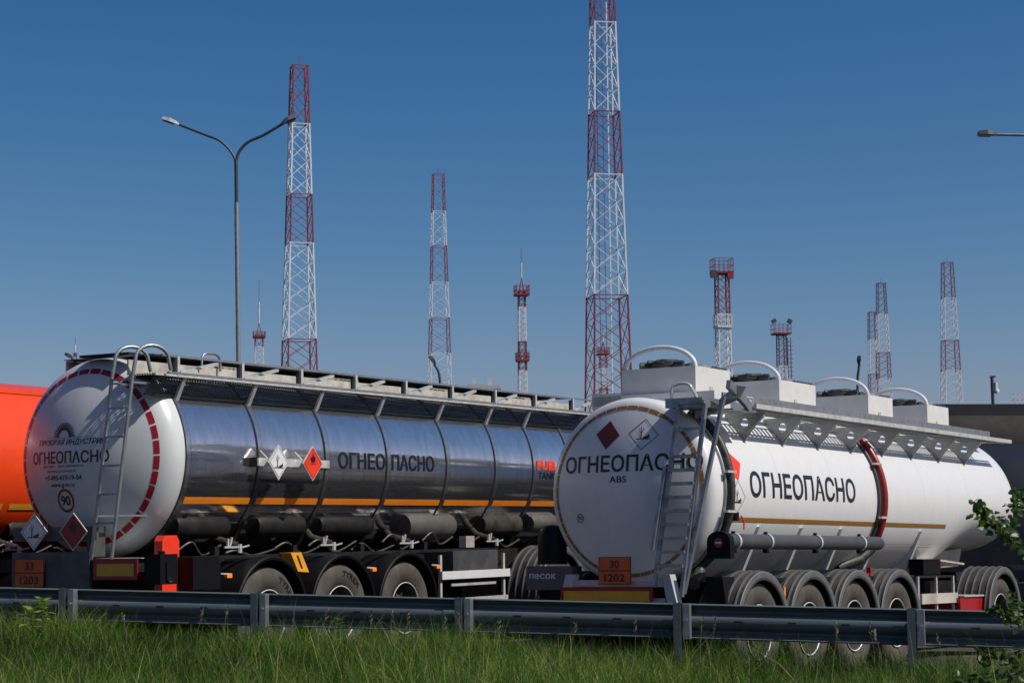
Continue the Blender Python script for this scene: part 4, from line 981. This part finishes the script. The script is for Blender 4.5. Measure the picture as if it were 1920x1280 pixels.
Yr = 45.; bx_ = at(1990, 255, Yr); base = Vector((bx_.x, Yr, ground(bx_.x, Yr))); o = empty('street_lamp', 'street lamp whose flat dark arm reaches in at the upper right edge', 'street lamp', Matrix.Translation(base), 'street lamps over the lorry park')
MB().tube([(0,0,0), (0,0,bx_.z-base.z-.3)], .08, 12).build('pole', M['galv'], o, smooth=1.)
MB().tube(smooth_path([Vector((0,0,bx_.z-base.z-.4)), at(1975,256,Yr)-base, at(1950,254,Yr)-base, at(1868,252.5,Yr)-base]), .035, 10).build('arm', M['lamp'], o, smooth=1.)
lamp_head(o, at(1870,252.5,Yr)-base, at(1834,251.5,Yr)-base, .25, M['lampd'], M['lamp'])
pc = at(1861, 706, 60.); base = Vector((pc.x, 60, ground(pc.x, 60))); o = empty('camera_pole', 'thin dark pole with a white security camera at right', 'camera pole', Matrix.Translation(base))
MB().tube([(0,0,0), (-.02,0,pc.z-base.z)], .05, 10).build('pole', M['lampd'], o); MB().box((0,0,pc.z-base.z), (.16,.1,.05)).build('pole_cap', M['lampd'], o)
c_ = at(1867, 728, 60.)-base; MB().tube([(c_.x,0,c_.z+.18),(c_.x,0,c_.z-.02)], .055, 10).build('security_camera', M['tww'], o, smooth=1.); MB().rev([(-.14,0),(-.13,.06),(-.05,.09),(0,.06)], 'z', (c_.x+.02,0,c_.z-.02), 12).build('camera_dome', M['tww'], o, smooth=1.)
MB().bar((0,0,c_.z+.15),(c_.x,0,c_.z+.15), .03).build('camera_arm', M['lampd'], o)

# ------------------------------------------------------------------ far roof structures
def scaffold(lab, Y, x0, x1, yt, yb, nx, nz):
    a, b_ = at(x0, yt, Y), at(x1, yb, Y); gz = 1.0; o = empty('scaffold_frame', lab, 'scaffold', Matrix.Translation((a.x, Y, gz)), 'far pale steel frames'); wd = b_.x-a.x; s = Y/F
    mb = MB(); D_ = wd*.6
    for i in range(nx+1):
        for d in (0, D_): mb.bar((wd*i/nx, d, 0), (wd*i/nx, d, a.z-gz), .9*s)
    for k in range(nz+1):
        z = b_.z-gz+(a.z-b_.z)*k/nz
        for d in (0, D_): mb.bar((0, d, z), (wd, d, z), .9*s)
        for i in range(nx+1): mb.bar((wd*i/nx, 0, z), (wd*i/nx, D_, z), .8*s)
    for i in range(nx):
        mb.bar((wd*i/nx,0,b_.z-gz), (wd*(i+1)/nx,0,a.z-gz), .7*s)
    mb.build('frame', M['bld'], o)
scaffold('pale far steel frame at the right edge, taller one', 200, 1902, 1930, 738, 775, 3, 4)
scaffold('low pale far frame beside the taller one at right', 200, 1872, 1902, 763, 778, 4, 1)
def roof_block(lab, Y, x0, x1, yt, dep):
    a, b_ = at(x0, yt, Y), at(x1, yt, Y); gz = 1.0; o = empty('far_building', lab, 'building', Matrix.Translation((a.x, Y, gz)), 'far pale buildings'); wd = b_.x-a.x
    H = a.z-gz; MB().span((0,0,0),(wd,dep,H-.5)).build('wall', M['bld'], o); MB().span((-.3,-.3,H-.5),(wd+.3,dep+.3,H)).build('roof', M['alu'], o)
    for i in range(4): MB().span((wd*(.1+.22*i),-.06,H-3),(wd*(.1+.22*i)+wd*.12,-.01,H-1.6)).build('window', M['glass'], o)
    MB().span((wd*.3,dep*.3,H),(wd*.55,dep*.6,H+1.2)).build('roof_unit', M['alu'], o)
roof_block('far pale building with roof units, peeking left of centre over the walkway', 260, 905, 935, 722, 6)
roof_block('smaller far pale building further right over the walkway', 280, 880, 899, 720, 6)

# ------------------------------------------------------------------ grass (stuff)
M['grass'] = mat('grass', (.04, .09, .015), .5, spec=.22)
def attr_ramp(m, stops):
    n = m.node_tree.nodes; l = m.node_tree.links; b = n['Principled BSDF']
    at_ = n.new('ShaderNodeAttribute'); at_.attribute_name = 'tint'; cr = n.new('ShaderNodeValToRGB'); e = cr.color_ramp.elements
    while len(e) > 1: e.remove(e[-1])
    e[0].position, e[0].color = stops[0][0], (*stops[0][1], 1)
    for p, c in stops[1:]: q = e.new(p); q.color = (*c, 1)
    l.new(at_.outputs['Fac'], cr.inputs[0]); l.new(cr.outputs[0], b.inputs['Base Color'])
    tr = n.new('ShaderNodeBsdfTranslucent'); mx = n.new('ShaderNodeMixShader'); mx.inputs[0].default_value = .3
    l.new(cr.outputs[0], tr.inputs[0]); l.new(b.outputs[0], mx.inputs[1]); l.new(tr.outputs[0], mx.inputs[2]); l.new(mx.outputs[0], n['Material Output'].inputs[0])
attr_ramp(M['grass'], [(0, (.004, .012, .002)), (.32, (.020, .058, .004)), (.65, (.065, .155, .010)), (.92, (.19, .30, .035)), (1, (.34, .28, .14))])  # blade tones, straw last; near-black end doubles as shaded gaps, pale end as highlights
def blades(name, X, Yv, H, Wd, lean, tint, seg=3):
    n = len(X); G = .575-.029*(X+4.5)+.03*np.sin(X*.9+Yv*.6)+.02*np.sin(2.3*X-Yv*1.7)-.01
    ang = RNG.uniform(0, 2*PI, n); la = RNG.uniform(0, 2*PI, n)
    verts = np.zeros((n, seg*2+1, 3)); ca, sa = np.cos(ang), np.sin(ang)
    for k in range(seg+1):
        t = k/seg; bend = lean*t**1.8; cx = X+np.cos(la)*bend*H; cy = Yv+np.sin(la)*bend*H; cz = G+H*(t-.35*lean*t*t)
        if k < seg:
            ww = Wd*(1-.75*t)/2
            verts[:, 2*k] = np.stack([cx-ca*ww, cy-sa*ww, cz], 1); verts[:, 2*k+1] = np.stack([cx+ca*ww, cy+sa*ww, cz], 1)
        else: verts[:, 2*seg] = np.stack([cx, cy, cz], 1)
    nv = seg*2+1; base = (np.arange(n)*nv)[:, None]
    quads = np.concatenate([base+np.array([2*k, 2*k+1, 2*k+3, 2*k+2]) for k in range(seg-1)], 1).reshape(n, seg-1, 4)
    tri = base+np.array([2*seg-2, 2*seg-1, 2*seg])
    loops = np.concatenate([quads.reshape(n, -1), tri], 1).ravel().astype(np.int32)
    ls = np.tile(np.array([4]*(seg-1)+[3]), n); start = np.concatenate([[0], np.cumsum(ls)[:-1]]).astype(np.int32)
    me = bpy.data.meshes.new(name); me.vertices.add(n*nv); me.vertices.foreach_set('co', verts.ravel().astype(np.float32))
    me.loops.add(len(loops)); me.loops.foreach_set('vertex_index', loops)
    me.polygons.add(len(ls)); me.polygons.foreach_set('loop_start', start)
    me.update(calc_edges=True); me.validate()
    a = me.attributes.new('tint', 'FLOAT', 'POINT'); a.data.foreach_set('value', np.repeat(tint, nv).astype(np.float32))
    me.materials.append(M['grass']); return me
NB = 330000
Yv = RNG.uniform(9.5, 21.5, NB); Yv = 9.5+(Yv-9.5); X = RNG.uniform(-1, 1, NB)*(.31*Yv+.6)
def fbm(x, y):
    v = 0
    for f, a, p in ((.9,1,0),(2.1,.6,2),(4.7,.4,5),(9.,.25,1)): v = v+a*np.sin(f*x+p+1.3*np.sin(f*.7*y+p))*np.cos(f*1.1*y-p+np.sin(f*x*.8))
    return v
ry = RP0.y+(X-RP0.x)*RD.y/RD.x; keep = (Yv < ry+.35) & (RNG.random(NB) < .62+.4*np.clip(fbm(X*1.7, Yv*1.7)+.5, -.9, 1))
X, Yv = X[keep], Yv[keep]; n = len(X); f = fbm(X, Yv)
H = RNG.uniform(.14, .38, n)*(1+.36*f); tall = RNG.random(n) < .02; H[tall] *= 1.75; H = np.clip(H, .06, .66)
tint = np.clip(.34+.25*f+RNG.normal(0, .24, n)+.55*(RNG.random(n) < .13), 0, .95); dry = RNG.random(n) < .035; tint[dry] = 1.0  # random blade tone, plus clump shade and sunlit highlights painted into the tint
me = blades('grass', X, Yv, H, RNG.uniform(.002, .0065, n), RNG.uniform(.1, 1.1, n), tint)
o = bpy.data.objects.new('grass', me); COL.objects.link(o); tag(o, 'long unmown green grass along the barrier', 'grass', kind='stuff')

# seed-head stalks and weeds
M['leaf'] = mat('leaf', (.020, .050, .007), .45, var=.4, scale=9, col2=(.014, .034, .006)); M['leafy'] = mat('weed_leaf', (.16, .24, .04), .5, var=.3, scale=12)
for mm in ('leaf', 'leafy'):
    n_ = M[mm].node_tree.nodes; l_ = M[mm].node_tree.links; tr = n_.new('ShaderNodeBsdfTranslucent'); tr.inputs[0].default_value = (.16, .30, .03, 1); mx = n_.new('ShaderNodeMixShader'); mx.inputs[0].default_value = .2
    l_.new(n_['Principled BSDF'].outputs[0], mx.inputs[1]); l_.new(tr.outputs[0], mx.inputs[2]); l_.new(mx.outputs[0], n_['Material Output'].inputs[0])
M['stalk'] = mat('dry_stalk', (.16, .14, .08), .7, var=.3)
def leaf(mb, p, d, up, L, wd, fold=.15):
    d = d.normalized(); s_ = d.cross(up).normalized(); n_ = s_.cross(d)
    ts = (0, .25, .55, .8, 1); ws = (.05, .8, 1., .6, 0); A = []; B = []; Cc = []
    for t, w_ in zip(ts, ws):
        c_ = p+d*L*t-n_*L*.18*t*t; A.append(mb.bm.verts.new(c_+s_*wd*w_/2+n_*fold*wd*w_)); Cc.append(mb.bm.verts.new(c_)); B.append(mb.bm.verts.new(c_-s_*wd*w_/2+n_*fold*wd*w_))
    for i in range(4):
        mb.bm.faces.new((A[i], Cc[i], Cc[i+1], A[i+1])); mb.bm.faces.new((Cc[i], B[i], B[i+1], Cc[i+1]))
def rv(): 
    v = Vector((random.gauss(0,1), random.gauss(0,1), random.gauss(0,1))); return v.normalized()
def weed(lab, px, py, Y, hpx, nl, L, m='leafy'):
    p = at(px, py, Y); g = verge_z(p.x, Y); o = empty('weed', lab, 'weed', Matrix.Translation((p.x, Y, g)), 'broad-leaved weeds in the grass'); h = p.z-g
    MB().tube([(0,0,0), (.02,0,h*.5), (0,0,h)], .004, 6, .002).build('stem', M['leaf'], o)
    mb = MB()
    for k in range(nl):
        t = 1-.42*(k/nl)**1.1; a = k*2.4; leaf(mb, Vector((.01,0,h*t)), Vector((math.cos(a), math.sin(a), .5 if t > .8 else .15)), Vector((0,0,1)), L*random.uniform(.7,1.1), L*.42)
    mb.build('leaves', M[m], o)
weed('upright weed with narrow leaves standing left before the barrier', 76, 1124, 17.6, 0, 22, .13)
weed('pale broad-leaved weed low beside the upright one at far left', 58, 1142, 17.4, 0, 9, .17)
weed('leafy weed tip rising before the barrier left of centre', 632, 1160, 17.2, 0, 16, .10, 'leaf')
def stalk(lab, px, py, Y):
    p = at(px, py, Y); g = verge_z(p.x, Y); o = empty('grass_stalk', lab, 'grass stalk', Matrix.Translation((p.x, Y, g)), 'dry seed-head stalks standing above the grass'); h = p.z-g
    dx_ = random.uniform(-.08, .08)
    MB().tube([(0,0,0), (dx_*.3,0,h*.6), (dx_,0,h)], .0025, 5, .0015).build('stem', M['stalk'], o)
    mb = MB()
    for k in range(14): t = .8+.2*k/14; leaf(mb, Vector((dx_*t,0,h*t)), Vector((random.uniform(-1,1), random.uniform(-1,1), 1.2)), Vector((0,1,0)), .035, .008)
    mb.build('seed_head', M['stalk'], o)
STL = ['dry seed stalk just below the black locker box of the steel tanker', 'dry stalk standing before the barrier under the left mudguard of the steel tanker',
 'dry stalk before the barrier right of the second post from the left', 'dry stalk below the gap between second and third steel tanker wheels', 'dry stalk left of the close pair under the third steel tanker wheel',
 'dry stalk right of the close pair under the third steel tanker wheel', 'dry stalk just left of the third barrier post from the left', 'tall dry stalk below the sand bin', 'dry stalk below the orange number plate of the white tanker',
 'left one of two dry stalks right of the fourth barrier post', 'right one of two dry stalks right of the fourth barrier post', 'dry stalk below the second mudguard of the white tanker', 'left one of two dry stalks left of the fifth barrier post',
 'right one of two dry stalks left of the fifth barrier post', 'dry stalk right of the fifth barrier post near the tree leaves', 'dry stalk below the white side guard of the steel tanker', 'dry stalk below the rear ladder foot of the steel tanker', 'dry stalk right of the third barrier post from the left']
for i, (x, y) in enumerate(((366,1142),(420,1136),(598,1140),(702,1145),(745,1146),(770,1148),(865,1150),(1065,1168),(1190,1166),(1310,1160),(1328,1158),(1575,1168),(1640,1170),(1655,1180),(1770,1190),(820,1160),(240,1150),(930,1165))):
    stalk(STL[i], x, y, 16.4 if x < 900 else 15.8)

# ------------------------------------------------------------------ young tree reaching in at the right edge
Yt = 11.0; bp_ = at(1990, 1250, Yt); base = Vector((bp_.x, Yt, verge_z(bp_.x, Yt))); o = empty('young_tree', 'young broad-leaved tree reaching in at the lower right edge', 'tree', Matrix.Translation(base))
def B_(x, y, dy=0.): return at(x, y, Yt+dy)-base
tp = [Vector((0,0,0)), B_(1985,1200), B_(1975,1080), B_(1960,960), B_(1950,860)]
MB().tube(smooth_path(tp), .022, 8, .008).build('trunk', M['bark'], o, smooth=1.)
brs = [[B_(1975,1080), B_(1925,1040), B_(1885,1000,-.2), B_(1850,965,-.25), B_(1832,945,-.3)], [B_(1965,1010), B_(1930,960,.2), B_(1900,935,.3)],
       [B_(1980,1160), B_(1930,1150,.1), B_(1890,1150,.1), B_(1862,1140,.1)], [B_(1983,1200), B_(1930,1215,-.2), B_(1870,1225,-.3), B_(1840,1235,-.3)], [B_(1983,1230), B_(1900,1262,-.2), B_(1800,1275,-.3)], [B_(1955,900), B_(1930,925,.1), B_(1915,950,.1)]]
mbl = MB(); mbb = MB()
for br in brs:
    pth = smooth_path(br, 6); mbb.tube(pth, .007, 6, .002)
    for k, p in enumerate(pth):
        if k < 3: continue
        for q in range(5 if k > 7 else 3):
            v = rv(); leaf(mbl, p+rv()*.028, Vector((v.x*.8, v.y, v.z*.6-.35)), rv(), random.uniform(.032,.055), random.uniform(.026,.042))
for cx, cy, sx, sy, nn in ((1905,1150,22,32,70),(1908,945,14,26,50),(1895,1245,24,16,16),(1845,968,22,20,34),(1880,985,26,20,40)):
    for q in range(nn):
        p = B_(random.gauss(cx, sx*.6), random.gauss(cy, sy*.6), random.gauss(0, .18)); v = rv(); leaf(mbl, p, Vector((v.x, v.y, v.z*.6-.3)), rv(), random.uniform(.03,.055), random.uniform(.024,.04))
mbb.build('branch', M['bark'], o, smooth=1.); mbl.build('crown', M['leaf'], o)
for o_ in bpy.data.objects:
    for k_ in ('_s', '_gz'):
        if k_ in o_: del o_[k_]
